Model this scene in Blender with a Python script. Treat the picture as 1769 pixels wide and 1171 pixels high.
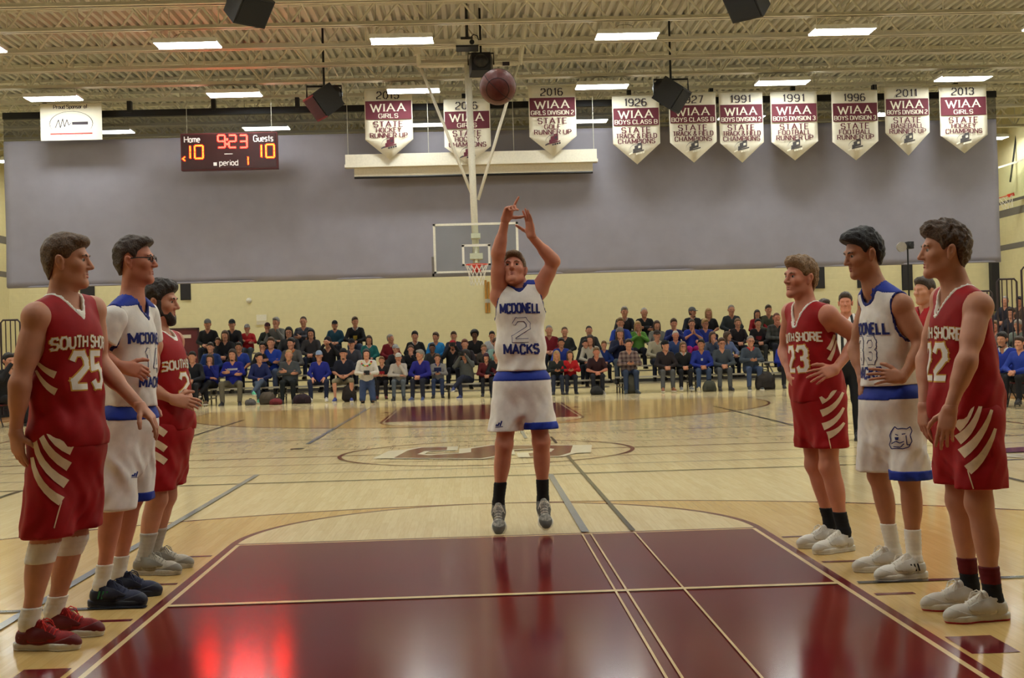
import bpy, bmesh, math, random
import numpy as np
from mathutils import Vector, Matrix
from mathutils.bvhtree import BVHTree

for o in list(bpy.data.objects): bpy.data.objects.remove(o)
SC = bpy.context.scene
COL = SC.collection
random.seed(7); RNG = np.random.default_rng(7)

# ------------------------------------------------------------------ camera
W, H = 1769, 1171
CAM = np.array([-0.13489, -2.97800, 1.30191]); YAW, PITCH, ROLL, FPX = 0.031131, 0.0054593, -0.0281689, 2199.33
def _cam_axes():
    cy, sy, cp, sp, cr, sr = math.cos(YAW), math.sin(YAW), math.cos(PITCH), math.sin(PITCH), math.cos(ROLL), math.sin(ROLL)
    f = np.array([sy*cp, cy*cp, sp]); r = np.array([cy, -sy, 0.0]); u = np.cross(r, f)
    return f, r*cr + u*sr, -r*sr + u*cr
CF, CR, CU = _cam_axes()
cam = bpy.data.cameras.new('camera'); cam.sensor_fit = 'HORIZONTAL'; cam.sensor_width = 36.0; cam.lens = FPX/W*36.0
cam.clip_end = 200
camo = bpy.data.objects.new('camera', cam); COL.objects.link(camo)
camo.matrix_world = Matrix(((CR[0], CU[0], -CF[0], CAM[0]), (CR[1], CU[1], -CF[1], CAM[1]), (CR[2], CU[2], -CF[2], CAM[2]), (0, 0, 0, 1)))
SC.camera = camo
# ------------------------------------------------------------------ world + exposure (a closed hall: its own lamps light it)
wd = bpy.data.worlds.new('world'); SC.world = wd; wd.use_nodes = True
wd.node_tree.nodes['Background'].inputs[0].default_value = (0.02, 0.02, 0.022, 1)
wd.node_tree.nodes['Background'].inputs[1].default_value = 0.3
LAMP_POWER = 36.0
SC.view_settings.view_transform = 'Standard'; SC.view_settings.look = 'None'
SC.view_settings.exposure = 0.0; SC.view_settings.gamma = 1.0; SC.view_settings.use_curve_mapping = False

def ray(px, py):
    return CF + CR*(px - W/2)/FPX - CU*(py - H/2)/FPX
def at(px, py, Y):
    d = ray(px, py); return CAM + d*(Y - CAM[1])/d[1]
def on_floor(px, py, z=0.0):
    d = ray(px, py); return CAM + d*(z - CAM[2])/d[2]

# ------------------------------------------------------------------ materials
def lin(c):
    return tuple(((x/12.92) if x <= 0.04045 else ((x+0.055)/1.055)**2.4) for x in c)
def rgb(r, g, b): return lin((r/255, g/255, b/255))
_M = {}
def mat(name, col=(0.8, 0.8, 0.8), rough=0.6, metal=0.0, var=0.06, scale=30.0, bump=0.0, emit=None, estr=0.0, spec=0.5, coat=0.0, alpha=1.0, trans=0.0):
    """procedural principled material: base colour broken up by noise, optional fine bump"""
    if name in _M: return _M[name]
    m = bpy.data.materials.new(name); m.use_nodes = True; nt = m.node_tree; N = nt.nodes; L = nt.links
    b = N['Principled BSDF']
    tc = N.new('ShaderNodeTexCoord'); nz = N.new('ShaderNodeTexNoise'); nz.inputs['Scale'].default_value = scale; nz.inputs['Detail'].default_value = 4
    L.new(tc.outputs['Object'], nz.inputs['Vector'])
    rp = N.new('ShaderNodeValToRGB'); e = rp.color_ramp.elements
    e[0].position = 0.3; e[1].position = 0.7
    e[0].color = tuple(max(0, c*(1-var)) for c in col) + (1,); e[1].color = tuple(min(1, c*(1+var)) for c in col) + (1,)
    L.new(nz.outputs['Fac'], rp.inputs['Fac']); L.new(rp.outputs['Color'], b.inputs['Base Color'])
    b.inputs['Roughness'].default_value = rough; b.inputs['Metallic'].default_value = metal
    b.inputs['Specular IOR Level'].default_value = spec
    b.inputs['Coat Weight'].default_value = coat
    b.inputs['Alpha'].default_value = alpha; b.inputs['Transmission Weight'].default_value = trans
    if bump:
        bp = N.new('ShaderNodeBump'); bp.inputs['Strength'].default_value = bump; bp.inputs['Distance'].default_value = 0.01
        L.new(nz.outputs['Fac'], bp.inputs['Height']); L.new(bp.outputs['Normal'], b.inputs['Normal'])
    if emit:
        b.inputs['Emission Color'].default_value = tuple(emit) + (1,); b.inputs['Emission Strength'].default_value = estr
    _M[name] = m; return m
def wood(name, c1, c2, rough=0.13):
    if name in _M: return _M[name]
    m = bpy.data.materials.new(name); m.use_nodes = True; nt = m.node_tree; N = nt.nodes; L = nt.links; b = N['Principled BSDF']
    tc = N.new('ShaderNodeTexCoord'); mp = N.new('ShaderNodeMapping'); mp.inputs['Rotation'].default_value = (0, 0, math.pi/2)
    L.new(tc.outputs['Object'], mp.inputs['Vector'])
    br = N.new('ShaderNodeTexBrick'); br.inputs['Scale'].default_value = 1.0; br.inputs['Brick Width'].default_value = 0.9; br.inputs['Row Height'].default_value = 0.057
    br.inputs['Mortar Size'].default_value = 0.0008; br.inputs['Bias'].default_value = 0.0; br.offset = 0.37; br.offset_frequency = 3
    br.inputs['Color1'].default_value = c1 + (1,); br.inputs['Color2'].default_value = c2 + (1,); br.inputs['Mortar'].default_value = tuple(x*0.82 for x in c2) + (1,)
    L.new(mp.outputs[0], br.inputs['Vector'])
    m2 = N.new('ShaderNodeMapping'); m2.inputs['Scale'].default_value = (22, 1.2, 1); L.new(tc.outputs['Object'], m2.inputs['Vector'])
    nz = N.new('ShaderNodeTexNoise'); nz.inputs['Scale'].default_value = 3.0; nz.inputs['Detail'].default_value = 5; L.new(m2.outputs[0], nz.inputs['Vector'])
    mx = N.new('ShaderNodeMix'); mx.data_type = 'RGBA'; mx.blend_type = 'MULTIPLY'; mx.inputs['Factor'].default_value = 0.32
    rp = N.new('ShaderNodeValToRGB'); rp.color_ramp.elements[0].position = 0.35; rp.color_ramp.elements[1].position = 0.65
    rp.color_ramp.elements[0].color = (0.72, 0.66, 0.58, 1); rp.color_ramp.elements[1].color = (1, 1, 1, 1)
    L.new(nz.outputs['Fac'], rp.inputs['Fac']); L.new(br.outputs['Color'], mx.inputs['A']); L.new(rp.outputs['Color'], mx.inputs['B'])
    L.new(mx.outputs['Result'], b.inputs['Base Color']); gloss(N, L, b, tc, rough)
    _M[name] = m; return m
def gloss(N, L, b, tc, rough):
    n = N.new('ShaderNodeTexNoise'); n.inputs['Scale'].default_value = 1.3; n.inputs['Detail'].default_value = 3; L.new(tc.outputs['Object'], n.inputs['Vector'])
    r = N.new('ShaderNodeMapRange'); r.inputs['To Min'].default_value = rough*0.8; r.inputs['To Max'].default_value = rough*1.25
    L.new(n.outputs['Fac'], r.inputs['Value']); L.new(r.outputs['Result'], b.inputs['Roughness'])
    b.inputs['Specular IOR Level'].default_value = 0.34
def paint(name, col, rough=0.13):
    m = mat(name, col, rough, var=0.05, scale=9, spec=.3); return m

# ------------------------------------------------------------------ mesh helpers
class MB:
    def __init__(s): s.v = []; s.f = []
    def add(s, vs, fs):
        n = len(s.v); s.v += [tuple(map(float, v)) for v in vs]; s.f += [tuple(i+n for i in f) for f in fs]; return s
    def box(s, x0, x1, y0, y1, z0, z1):
        return s.add([(x0,y0,z0),(x1,y0,z0),(x1,y1,z0),(x0,y1,z0),(x0,y0,z1),(x1,y0,z1),(x1,y1,z1),(x0,y1,z1)],
                     [(0,3,2,1),(4,5,6,7),(0,1,5,4),(1,2,6,5),(2,3,7,6),(3,0,4,7)])
    def cbox(s, c, sx, sy, sz): return s.box(c[0]-sx/2, c[0]+sx/2, c[1]-sy/2, c[1]+sy/2, c[2]-sz/2, c[2]+sz/2)
    def quad(s, a, b, c, d): return s.add([a,b,c,d], [(0,1,2,3)])
    def tube(s, pts, r, n=8, cap=True, closed=False):
        pts = [np.array(p, float) for p in pts]; m = len(pts); rr = r if hasattr(r, '__len__') else [r]*m
        rings = []; prev = None
        for i, p in enumerate(pts):
            if closed: t = pts[(i+1) % m] - pts[i-1]
            else: t = pts[min(i+1, m-1)] - pts[max(i-1, 0)]
            t = t/(np.linalg.norm(t)+1e-12)
            if prev is None: a = np.cross(t, [0,0,1.0]) if abs(t[2]) < 0.9 else np.cross(t, [1.0,0,0])
            else: a = prev - t*(prev@t)
            a = a/(np.linalg.norm(a)+1e-12); prev = a; b = np.cross(t, a)
            rings.append([p + rr[i]*(a*math.cos(2*math.pi*k/n) + b*math.sin(2*math.pi*k/n)) for k in range(n)])
        vs = [v for g in rings for v in g]; fs = []
        for i in range(m if closed else m-1):
            j = (i+1) % m
            for k in range(n): fs.append((i*n+k, i*n+(k+1) % n, j*n+(k+1) % n, j*n+k))
        if cap and not closed: fs.append(tuple(range(n-1, -1, -1))); fs.append(tuple((m-1)*n+k for k in range(n)))
        return s.add(vs, fs)
    def prism(s, poly, axis, d0, d1):
        """2-D polygon extruded along axis (0,1,2) between d0 and d1"""
        def P(q, d):
            l = list(q); l.insert(axis, d); return tuple(l)
        n = len(poly)
        return s.add([P(q, d0) for q in poly] + [P(q, d1) for q in poly],
                     [tuple(range(n-1, -1, -1)), tuple(range(n, 2*n))] + [(i, (i+1) % n, n+(i+1) % n, n+i) for i in range(n)])
    def lathe(s, prof, n=24, c=(0,0,0)):
        m = len(prof); vs = [(c[0]+r*math.cos(2*math.pi*k/n), c[1]+r*math.sin(2*math.pi*k/n), c[2]+z) for r, z in prof for k in range(n)]
        return s.add(vs, [(i*n+k, i*n+(k+1) % n, (i+1)*n+(k+1) % n, (i+1)*n+k) for i in range(m-1) for k in range(n)])
    def mesh(s, name):
        me = bpy.data.meshes.new(name); me.from_pydata(s.v, [], s.f)
        bm = bmesh.new(); bm.from_mesh(me); bmesh.ops.recalc_face_normals(bm, faces=bm.faces); bm.to_mesh(me); bm.free()
        return me
    def build(s, name, m=None, parent=None, smooth=False):
        return link(name, s.mesh(name), m, parent, smooth)
def link(name, me, m=None, parent=None, smooth=False):
    o = bpy.data.objects.new(name, me); COL.objects.link(o)
    if m is not None:
        if len(me.materials) == 0: me.materials.append(m)
        else:
            o.material_slots[0].link = 'OBJECT'; o.material_slots[0].material = m
    if parent is not None: o.parent = parent
    if smooth and len(me.polygons): me.polygons.foreach_set('use_smooth', np.ones(len(me.polygons), bool))
    return o
def tag(o, label=None, cat=None, group=None, kind=None):
    if label: o['label'] = label
    if cat: o['category'] = cat
    if group: o['group'] = group
    if kind: o['kind'] = kind
    return o
def empty(name, loc=(0,0,0), label=None, cat=None, group=None, rz=0.0):
    o = bpy.data.objects.new(name, None); COL.objects.link(o); o.location = loc; o.rotation_euler = (0, 0, rz); o.empty_display_size = 0.2
    return tag(o, label, cat, group)
def struct(name, mb, m, parent=None):
    o = mb.build(name, m, parent)
    if parent is None: o['kind'] = 'structure'
    return o

# ------------------------------------------------------------------ stroke lettering (own glyphs, block or serif)
GL = {
 'A': (.9, "0,0 .5,1 1,0|.2,.36 .8,.36"), 'B': (.75, "0,0 0,1 .75,1 1,.87 1,.63 .75,.52 0,.52|.75,.52 1,.4 1,.13 .75,0 0,0"),
 'C': (.75, "1,.78 .78,1 .22,1 0,.78 0,.22 .22,0 .78,0 1,.22"), 'D': (.78, "0,0 0,1 .7,1 1,.75 1,.25 .7,0 0,0"),
 'E': (.68, "1,1 0,1 0,0 1,0|0,.52 .8,.52"), 'F': (.66, "1,1 0,1 0,0|0,.52 .8,.52"), 'G': (.8, "1,.8 .78,1 .22,1 0,.78 0,.22 .22,0 .78,0 1,.2 1,.45 .6,.45"),
 'H': (.8, "0,0 0,1|1,0 1,1|0,.5 1,.5"), 'I': (.0, ".5,0 .5,1"), 'J': (.6, "1,1 1,.2 .75,0 .25,0 0,.2"), 'K': (.78, "0,0 0,1|1,1 0,.42|.3,.58 1,0"), 'L': (.66, "0,1 0,0 1,0"),
 'M': (1.0, "0,0 0,1 .5,.25 1,1 1,0"), 'N': (.82, "0,0 0,1 1,0 1,1"), 'O': (.8, ".25,0 .75,0 1,.22 1,.78 .75,1 .25,1 0,.78 0,.22 .25,0"),
 'P': (.72, "0,0 0,1 .75,1 1,.85 1,.6 .75,.45 0,.45"), 'R': (.76, "0,0 0,1 .75,1 1,.85 1,.64 .75,.5 0,.5|.55,.5 1,0"), 'S': (.7, "1,.8 .78,1 .22,1 0,.82 0,.66 .2,.53 .8,.47 1,.34 1,.18 .78,0 .22,0 0,.2"),
 'T': (.78, "0,1 1,1|.5,1 .5,0"), 'U': (.78, "0,1 0,.22 .25,0 .75,0 1,.22 1,1"), 'V': (.85, "0,1 .5,0 1,1"), 'W': (1.25, "0,1 .27,0 .5,.8 .73,0 1,1"), 'X': (.8, "0,0 1,1|0,1 1,0"), 'Y': (.8, "0,1 .5,.48 1,1|.5,.48 .5,0"),
 '&': (.85, "1,0 .2,.75 .3,1 .6,1 .65,.78 .05,.35 .05,.1 .3,0 .6,0 .95,.4"), '0': (.62, ".3,0 .7,0 1,.22 1,.78 .7,1 .3,1 0,.78 0,.22 .3,0"), '1': (.3, ".2,.85 .8,1 .8,0"),
 '2': (.64, "0,.78 .22,1 .78,1 1,.8 1,.6 0,.18 0,0 1,0"), '3': (.64, "0,.82 .22,1 .78,1 1,.84 1,.64 .8,.52 .4,.52|.8,.52 1,.4 1,.17 .78,0 .22,0 0,.18"), '4': (.66, ".75,0 .75,1 0,.3 1,.3"),
 '5': (.64, "1,1 .05,1 0,.55 .7,.6 1,.45 1,.18 .75,0 .22,0 0,.18"), '6': (.64, ".95,.9 .7,1 .3,1 0,.78 0,.22 .25,0 .75,0 1,.2 1,.4 .75,.56 .25,.56 0,.42"), '7': (.62, "0,1 1,1 .4,0"),
 '9': (.64, ".05,.1 .3,0 .7,0 1,.22 1,.78 .75,1 .25,1 0,.8 0,.6 .25,.44 .75,.44 1,.58"), '8': (.64, ".25,.53 0,.7 0,.85 .22,1 .78,1 1,.85 1,.7 .75,.53 .25,.53 0,.38 0,.15 .22,0 .78,0 1,.15 1,.38 .75,.53"),
 'o': (.5, ".25,0 .75,0 1,.15 1,.5 .75,.65 .25,.65 0,.5 0,.15 .25,0"), 'm': (.8, "0,0 0,.65 .4,.65 .5,.5 .5,0|.5,.5 .6,.65 .9,.65 1,.5 1,0"), 'e': (.5, "0,.35 1,.35 1,.5 .75,.65 .25,.65 0,.5 0,.15 .25,0 .9,0"),
 'u': (.5, "0,.65 0,.15 .25,0 1,0 1,.65"), 's': (.45, "1,.6 .8,.65 .2,.65 0,.5 .2,.35 .8,.3 1,.15 .8,0 .2,0 0,.06"), 't': (.35, ".5,.95 .5,.1 .8,0|0,.65 1,.65"), 'p': (.5, "0,-.3 0,.65 .75,.65 1,.5 1,.15 .75,0 0,0"),
 'r': (.35, "0,0 0,.65|0,.45 .4,.65 1,.65"), 'i': (.0, ".5,0 .5,.65|.5,.85 .5,1"), 'd': (.5, "1,1 1,0 .25,0 0,.15 0,.5 .25,.65 1,.65"), 'n': (.5, "0,0 0,.65 .7,.65 1,.5 1,0"), 'f': (.35, "1,1 .5,1 .4,.85 .4,0|0,.62 .9,.62"),
 ':': (.0, ".5,.12 .5,.2|.5,.5 .5,.58"), '.': (.0, ".5,0 .5,.06"), '<': (.5, "1,.9 0,.5 1,.1"), '-': (.4, "0,.5 1,.5"),
}
def text_quads(txt, h, thick=0.16, thin=None, serif=False, gap=0.22, width=None, x=0.0, y=0.0, align='c', mitre=True):
    """list of 2-D quads for a line of lettering of cap height h, baseline y, aligned on x; width squeezes it"""
    thin = thick if thin is None else thin
    pen = 0.0; items = []
    for ch in txt:
        if ch == ' ': pen += 0.45; continue
        w, st = GL[ch]; items.append((ch, pen, w, st)); pen += w + gap + (0.12 if serif else 0.0)
    tot = pen - gap
    sx = h if width is None else width/max(tot, 1e-6)
    x0 = x - {'c': tot*sx/2, 'l': 0, 'r': tot*sx}[align]
    Q = []
    def seg(a, b, e0, e1):
        d = b - a; L = np.linalg.norm(d)
        if L < 1e-6: return
        d = d/L; n = np.array([-d[1], d[0]]); vert = abs(d[1])
        w = h*(thin + (thick - thin)*vert**1.5)/2
        a2 = a - d*(w*0.9 if e0 else 0); b2 = b + d*(w*0.9 if e1 else 0)
        Q.append([a2 - n*w, b2 - n*w, b2 + n*w, a2 + n*w])
    for ch, p, w, st in items:
        for pl in st.split('|'):
            P = [np.array([float(k) for k in q.split(',')]) for q in pl.split()]
            P = [np.array([x0 + (p + q[0]*w)*sx, y + q[1]*h]) for q in P]
            for i in range(len(P)-1): seg(P[i], P[i+1], i > 0, i < len(P)-2)
            if serif:
                for q, r in ((P[0], P[1]), (P[-1], P[-2])):
                    d = abs(q[1]-r[1]) / (np.linalg.norm(q-r)+1e-9)
                    if d > 0.6 and (abs(q[1]-y) < 0.02*h or abs(q[1]-y-h) < 0.02*h):
                        sw = h*0.15; t = h*0.05; s_ = 1 if q[1] < y+h/2 else -1
                        Q.append([q+np.array([-sw, 0]), q+np.array([sw, 0]), q+np.array([sw, s_*t]), q+np.array([-sw, s_*t])])
    return Q
def quads_plane(mb, Q, o, ux, uy):
    o, ux, uy = np.array(o, float), np.array(ux, float), np.array(uy, float)
    nn = np.cross(ux, uy)
    for i, q in enumerate(Q): mb.quad(*[o + ux*p[0] + uy*p[1] + nn*(2.5e-5*(i % 40)) for p in q])
def poly_quads(poly): return [list(map(np.array, poly))]
# ================================================================== THE HALL
XL, XR, YN, YF, ZJ, ZD = -15.0, 17.2, -5.0, 38.5, 7.6, 8.55
C_CREAM = rgb(214, 203, 158); C_WHITE = rgb(226, 220, 204); C_MAROON = rgb(100, 22, 27)
def blockwall(name, col):
    m = mat(name, col, 0.75, var=0.03, scale=6); nt = m.node_tree; N = nt.nodes; L = nt.links
    tc = N.new('ShaderNodeTexCoord'); sep = N.new('ShaderNodeSeparateXYZ'); L.new(tc.outputs['Object'], sep.inputs[0])
    ad = N.new('ShaderNodeMath'); L.new(sep.outputs[0], ad.inputs[0]); L.new(sep.outputs[1], ad.inputs[1])
    cb = N.new('ShaderNodeCombineXYZ'); L.new(ad.outputs[0], cb.inputs[0]); L.new(sep.outputs[2], cb.inputs[1])
    br = N.new('ShaderNodeTexBrick'); br.inputs['Scale'].default_value = 1; br.inputs['Brick Width'].default_value = 0.4; br.inputs['Row Height'].default_value = 0.2; br.inputs['Mortar Size'].default_value = 0.006
    br.inputs['Color1'].default_value = (1, 1, 1, 1); br.inputs['Color2'].default_value = (1, 1, 1, 1); br.inputs['Mortar'].default_value = (0, 0, 0, 1)
    L.new(cb.outputs[0], br.inputs['Vector']); bp = N.new('ShaderNodeBump'); bp.inputs['Strength'].default_value = 0.5; bp.inputs['Distance'].default_value = 0.01
    L.new(br.outputs['Color'], bp.inputs['Height']); L.new(bp.outputs['Normal'], N['Principled BSDF'].inputs['Normal'])
    return m
m_wall = blockwall('painted_block', C_CREAM)
m_floor = wood('maple_floor', rgb(222, 202, 158), rgb(214, 192, 146)); m_stain = wood('stained_maple', rgb(210, 176, 114), rgb(200, 164, 102))
m_maroon = paint('maroon_paint', C_MAROON); m_maroon.node_tree.nodes['Principled BSDF'].inputs['Specular IOR Level'].default_value = .26; m_creamline = paint('cream_gap', rgb(214, 190, 140)); m_black = paint('black_line_paint', rgb(40, 40, 44)); m_bluegrey = paint('blue_grey_paint', rgb(128, 132, 138)); m_whitepaint = paint('white_floor_paint', rgb(226, 216, 190))
floor = struct('floor', MB().box(XL, XR, YN, YF, -0.2, 0), m_floor)
wf = struct('wall_far', MB().box(XL-.3, XR+.3, YF, YF+.3, 0, 9), m_wall); wl = struct('wall_left', MB().box(XL-.3, XL, YN, YF, 0, 9), m_wall)
wr = struct('wall_right', MB().box(XR, XR+.3, YN, YF, 0, 9), m_wall); wn = struct('wall_near', MB().box(XL-.3, XR+.3, YN-.3, YN, 0, 9), mat('dark_brown_low_bounce', rgb(92, 78, 70), .8)); struct('unseen_bounce_blocker', MB().box(XL, XR, YN, YN+.08, .1, 2.4), mat('maroon_bounce_blocker', rgb(78, 24, 30), .7), wn)  # near wall tone darkened and unseen padding added to dim bounce onto players
m_band = mat('grey_wall_band', rgb(112, 106, 100), 0.7)
for (z0, z1) in ((3.95, 4.13), (5.02, 5.26)):
    struct('painted_band', MB().box(XL, XL+.006, YN, YF, z0, z1), m_band, wl); struct('painted_band', MB().box(XR-.006, XR, YN, YF, z0, z1), m_band, wr)
    struct('painted_band', MB().box(XL, XR, YF-.006, YF, z0, z1), m_band, wf)
m_vb = mat('black_vinyl_base', rgb(40, 36, 36), 0.6)
struct('baseboard_far', MB().box(XL, XR, YF-.02, YF, 0, .12), m_vb); struct('baseboard_left', MB().box(XL, XL+.02, YN, YF, 0, .12), m_vb); struct('baseboard_right', MB().box(XR-.02, XR, YN, YF, 0, .12), m_vb)

# ---- court markings: flat paint on the floor, children of the floor
LZ = [0.0]
def paint_poly(name, polys, m, z=None):
    LZ[0] += 0.00015; z = LZ[0] if z is None else z
    mb = MB()
    for p in polys: mb.add([(q[0], q[1], z) for q in p], [tuple(range(len(p)))])
    me = bpy.data.meshes.new(name); me.from_pydata(mb.v, [], mb.f)
    bm = bmesh.new(); bm.from_mesh(me); bmesh.ops.triangulate(bm, faces=bm.faces)
    for f in bm.faces:
        f.normal_update()
        if f.normal.z < 0: f.normal_flip()
    bm.to_mesh(me); bm.free()
    return link(name, me, m, floor)
def R4(x0, x1, y0, y1): return [(x0, y0), (x1, y0), (x1, y1), (x0, y1)]
def arcpts(cx, cy, r, a0, a1, n=64): return [(cx + r*math.cos(math.radians(a0 + (a1-a0)*i/n)), cy + r*math.sin(math.radians(a0 + (a1-a0)*i/n))) for i in range(n+1)]
def arcband(cx, cy, r, w, a0, a1, n=72):
    o = arcpts(cx, cy, r, a0, a1, n); i = arcpts(cx, cy, r-w, a0, a1, n); return [[o[k], o[k+1], i[k+1], i[k]] for k in range(n)]
BL = 25.6
for sgn, yb in ((1, 0.0), (-1, BL)):
    Yv = lambda v: yb + sgn*v
    fx = lambda P: [(x, Yv(y)) for x, y in P]
    a = arcpts(0, 1.6, 6.02, 0, 180, 60)
    paint_poly('stained_three_point_area', [fx([(-6.02, 0), (6.02, 0)] + a)], m_stain)
    paint_poly('free_throw_semicircle', [fx(arcpts(0, 5.79, 1.829, 0, 180, 48))], m_floor)
    paint_poly('three_point_line', [fx(q) for q in arcband(0, 1.6, 6.02, .05, 0, 180)] + [fx(R4(-6.02, -5.97, 0, 1.6)), fx(R4(5.97, 6.02, 0, 1.6))], m_maroon)
    paint_poly('free_throw_arc', [fx(q) for q in arcband(0, 5.79, 1.829, .05, 0, 180)], m_maroon)
    paint_poly('lane', [fx(R4(-1.829, 1.829, 0, 5.79))], m_maroon)
    paint_poly('lane_cream_edge', [fx(R4(-1.779, -1.752, 0, 5.752)), fx(R4(1.752, 1.779, 0, 5.752)), fx(R4(-1.752, 1.752, 5.725, 5.752))], m_creamline)
    for s in (-1, 1):
        for (y0, y1, w) in ((2.134, 2.438, .2), (3.353, 3.404, .2), (4.318, 4.369, .2), (5.283, 5.334, .2)):
            xa, xb = (s*1.855, s*(1.855+w)); paint_poly('lane_space_mark', [fx(R4(min(xa, xb), max(xa, xb), y0, y1))], m_maroon)
    paint_poly('base_line', [fx(R4(-7.62, 7.62, -.05, 0))], m_maroon)
paint_poly('centre_line', [R4(-7.62, 7.62, 12.775, 12.825)], m_maroon)
paint_poly('centre_circle', arcband(0, 12.8, 1.829, .05, 0, 360, 96), m_maroon)
for x in (-7.62, 7.57): paint_poly('side_line', [R4(x, x+.05, 0, BL)], m_maroon)
for (y, w, m) in ((9.8, .05, m_black), (15.85, .05, m_black), (10.7, .03, m_bluegrey), (11.72, .03, m_maroon), (13.8, .03, m_maroon)):
    paint_poly('cross_court_line', [R4(-12, 13, y-w/2, y+w/2)], m)
paint_poly('cross_court_line', [R4(-12, -1.86, 3.66, 3.71), R4(1.86, 13, 3.66, 3.71)], m_black)
paint_poly('cream_lane_line', [R4(-1.752, 1.752, 3.66, 3.71)], m_creamline)
for xa in (.577, .637, .937): paint_poly('cream_lane_line', [R4(xa-.006, xa+.006, 0, 5.725)], m_creamline)
paint_poly('long_court_line', [R4(.58, .635, 5.8, 9.8), R4(.55, .60, 14.85, 19.7)], m_bluegrey)
paint_poly('long_court_line', [R4(.92, .955, 5.8, 11.9), R4(.92, .955, 13.8, 15.0)], m_black)
paint_poly('long_court_line', [R4(-2.50, -2.445, 0, 10.7), R4(-2.52, -2.46, 15.0, 25.6)], m_bluegrey)
for x in (-4.65, 4.6): paint_poly('long_court_line', [R4(x-.025, x+.025, 5.9, 9.8), R4(x-.025, x+.025, 15.85, 22.1)], m_black)
half = [(-1.11, 12.25), (-1.0, 13.3), (-.83, 13.72), (-.5, 13.66), (-.5, 13.2), (-.78, 13.12), (-.85, 12.68), (-.7, 12.5), (-.3, 12.62), (-.19, 12.75), (-.19, 13.3), (.08, 13.72)]
sym = half + [(-x, 25.54-y) for x, y in half]
def grow(P, d):
    out = []; n = len(P)
    A = sum(P[i][0]*P[(i+1) % n][1]-P[(i+1) % n][0]*P[i][1] for i in range(n))
    for i in range(n):
        a, b, c = np.array(P[i-1]), np.array(P[i]), np.array(P[(i+1) % n])
        n1 = np.array([(b-a)[1], -(b-a)[0]]); n2 = np.array([(c-b)[1], -(c-b)[0]]); n1 = n1/np.linalg.norm(n1); n2 = n2/np.linalg.norm(n2)
        m_ = n1+n2; m_ = m_/max(np.linalg.norm(m_), .5)*(1 if A > 0 else -1); out.append(tuple(b + m_*d*1.15))
    return out
paint_poly('centre_logo_outline', [grow(sym, .08)], m_whitepaint)
paint_poly('centre_logo_outline', [[(-1.36, 12.24), (-1.08, 12.2), (-.98, 13.42), (-1.24, 13.36)], [(1.36, 13.3), (1.08, 13.34), (.98, 12.12), (1.24, 12.18)]], m_whitepaint)
paint_poly('centre_logo_outline', [R4(-.5, -.36, 13.1, 13.74), R4(.36, .5, 11.8, 12.44), R4(-.34, -.19, 12.7, 13.34), R4(.19, .34, 12.2, 12.84)], m_whitepaint)
paint_poly('centre_logo', [sym], m_maroon)
paint_poly('side_logo', arcband(6.1, 10.35, .75, .09, 0, 360, 48), m_whitepaint); paint_poly('side_logo', [arcpts(6.1, 10.55, .6, 0, 180, 24)], m_maroon)
paint_poly('side_logo', [R4(5.45, 6.75, 10.1+i*.13, 10.17+i*.13) for i in (-2, -1, 0, 1)], m_whitepaint)
paint_poly('dark_floor_plate', [arcpts(-2.52, 14.16, .1, 0, 360, 20)], m_black)

# ---- ceiling: ribbed steel deck on open web joists
m_deck = mat('painted_steel_deck', rgb(202, 199, 186), 0.55, var=0.03, scale=3); m_joist = mat('painted_joist_steel', rgb(216, 211, 194), 0.5, var=0.03)
mb = MB(); P = .2; n = int((XR-XL)/P)+1; prof = []
for i in range(n): x = XL + i*P; prof += [(x, ZD), (x+.09, ZD), (x+.115, ZD+.085), (x+.175, ZD+.085)]
prof = [q for q in prof if q[0] <= XR] + [(XR, ZD)]
for i in range(len(prof)-1):
    (x0, z0), (x1, z1) = prof[i], prof[i+1]; mb.quad((x0, YN, z0), (x1, YN, z1), (x1, YF, z1), (x0, YF, z0))
ceiling = struct('ceiling', mb, m_deck)
struct('roof_slab', MB().box(XL-.3, XR+.3, YN-.3, YF+.3, 9.0, 9.2), m_deck, ceiling)
top = MB().box(XL, XR, -.09, -.012, ZD-.075, ZD-.002).box(XL, XR, .012, .09, ZD-.075, ZD-.002)
bot = MB().box(XL, XR, -.10, -.012, ZJ, ZJ+.012).box(XL, XR, -.024, -.012, ZJ, ZJ+.085).box(XL, XR, .012, .10, ZJ, ZJ+.012).box(XL, XR, .012, .024, ZJ, ZJ+.085)
web = MB(); pl = 1.35; k = 0; x = XL
while x < XR:
    web.tube([(x, 0, ZD-.05), (min(x+pl/2, XR), 0, ZJ+.04)], .024, 6); web.tube([(min(x+pl/2, XR), 0, ZJ+.04), (min(x+pl, XR), 0, ZD-.05)], .024, 6)
    web.tube([(min(x+pl/2, XR), 0, ZJ+.04), (min(x+pl/2, XR), 0, ZD-.05)], .014, 5); x += pl
tme, bme, wme = top.mesh('top_chord'), bot.mesh('bottom_chord'), web.mesh('web_bars')
for i, k in enumerate(range(-14, 11)):
    e = empty('trim_%d' % (i+1), (0, 20.07+1.73*k, 0)); e['kind'] = 'structure'
    link('top_chord', tme, m_joist, e); link('bottom_chord', bme, m_joist, e); link('web_bars', wme, m_joist, e)
for i, x in enumerate((-9.3, -3.1, 3.6, 10.1)):
    struct('bridging_rod', MB().tube([(x, YN, ZJ+.1), (x, YF, ZJ+.1)], .015, 6).tube([(x+.05, YN, ZD-.12), (x+.05, YF, ZD-.12)], .015, 6), m_joist, ceiling)

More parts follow.
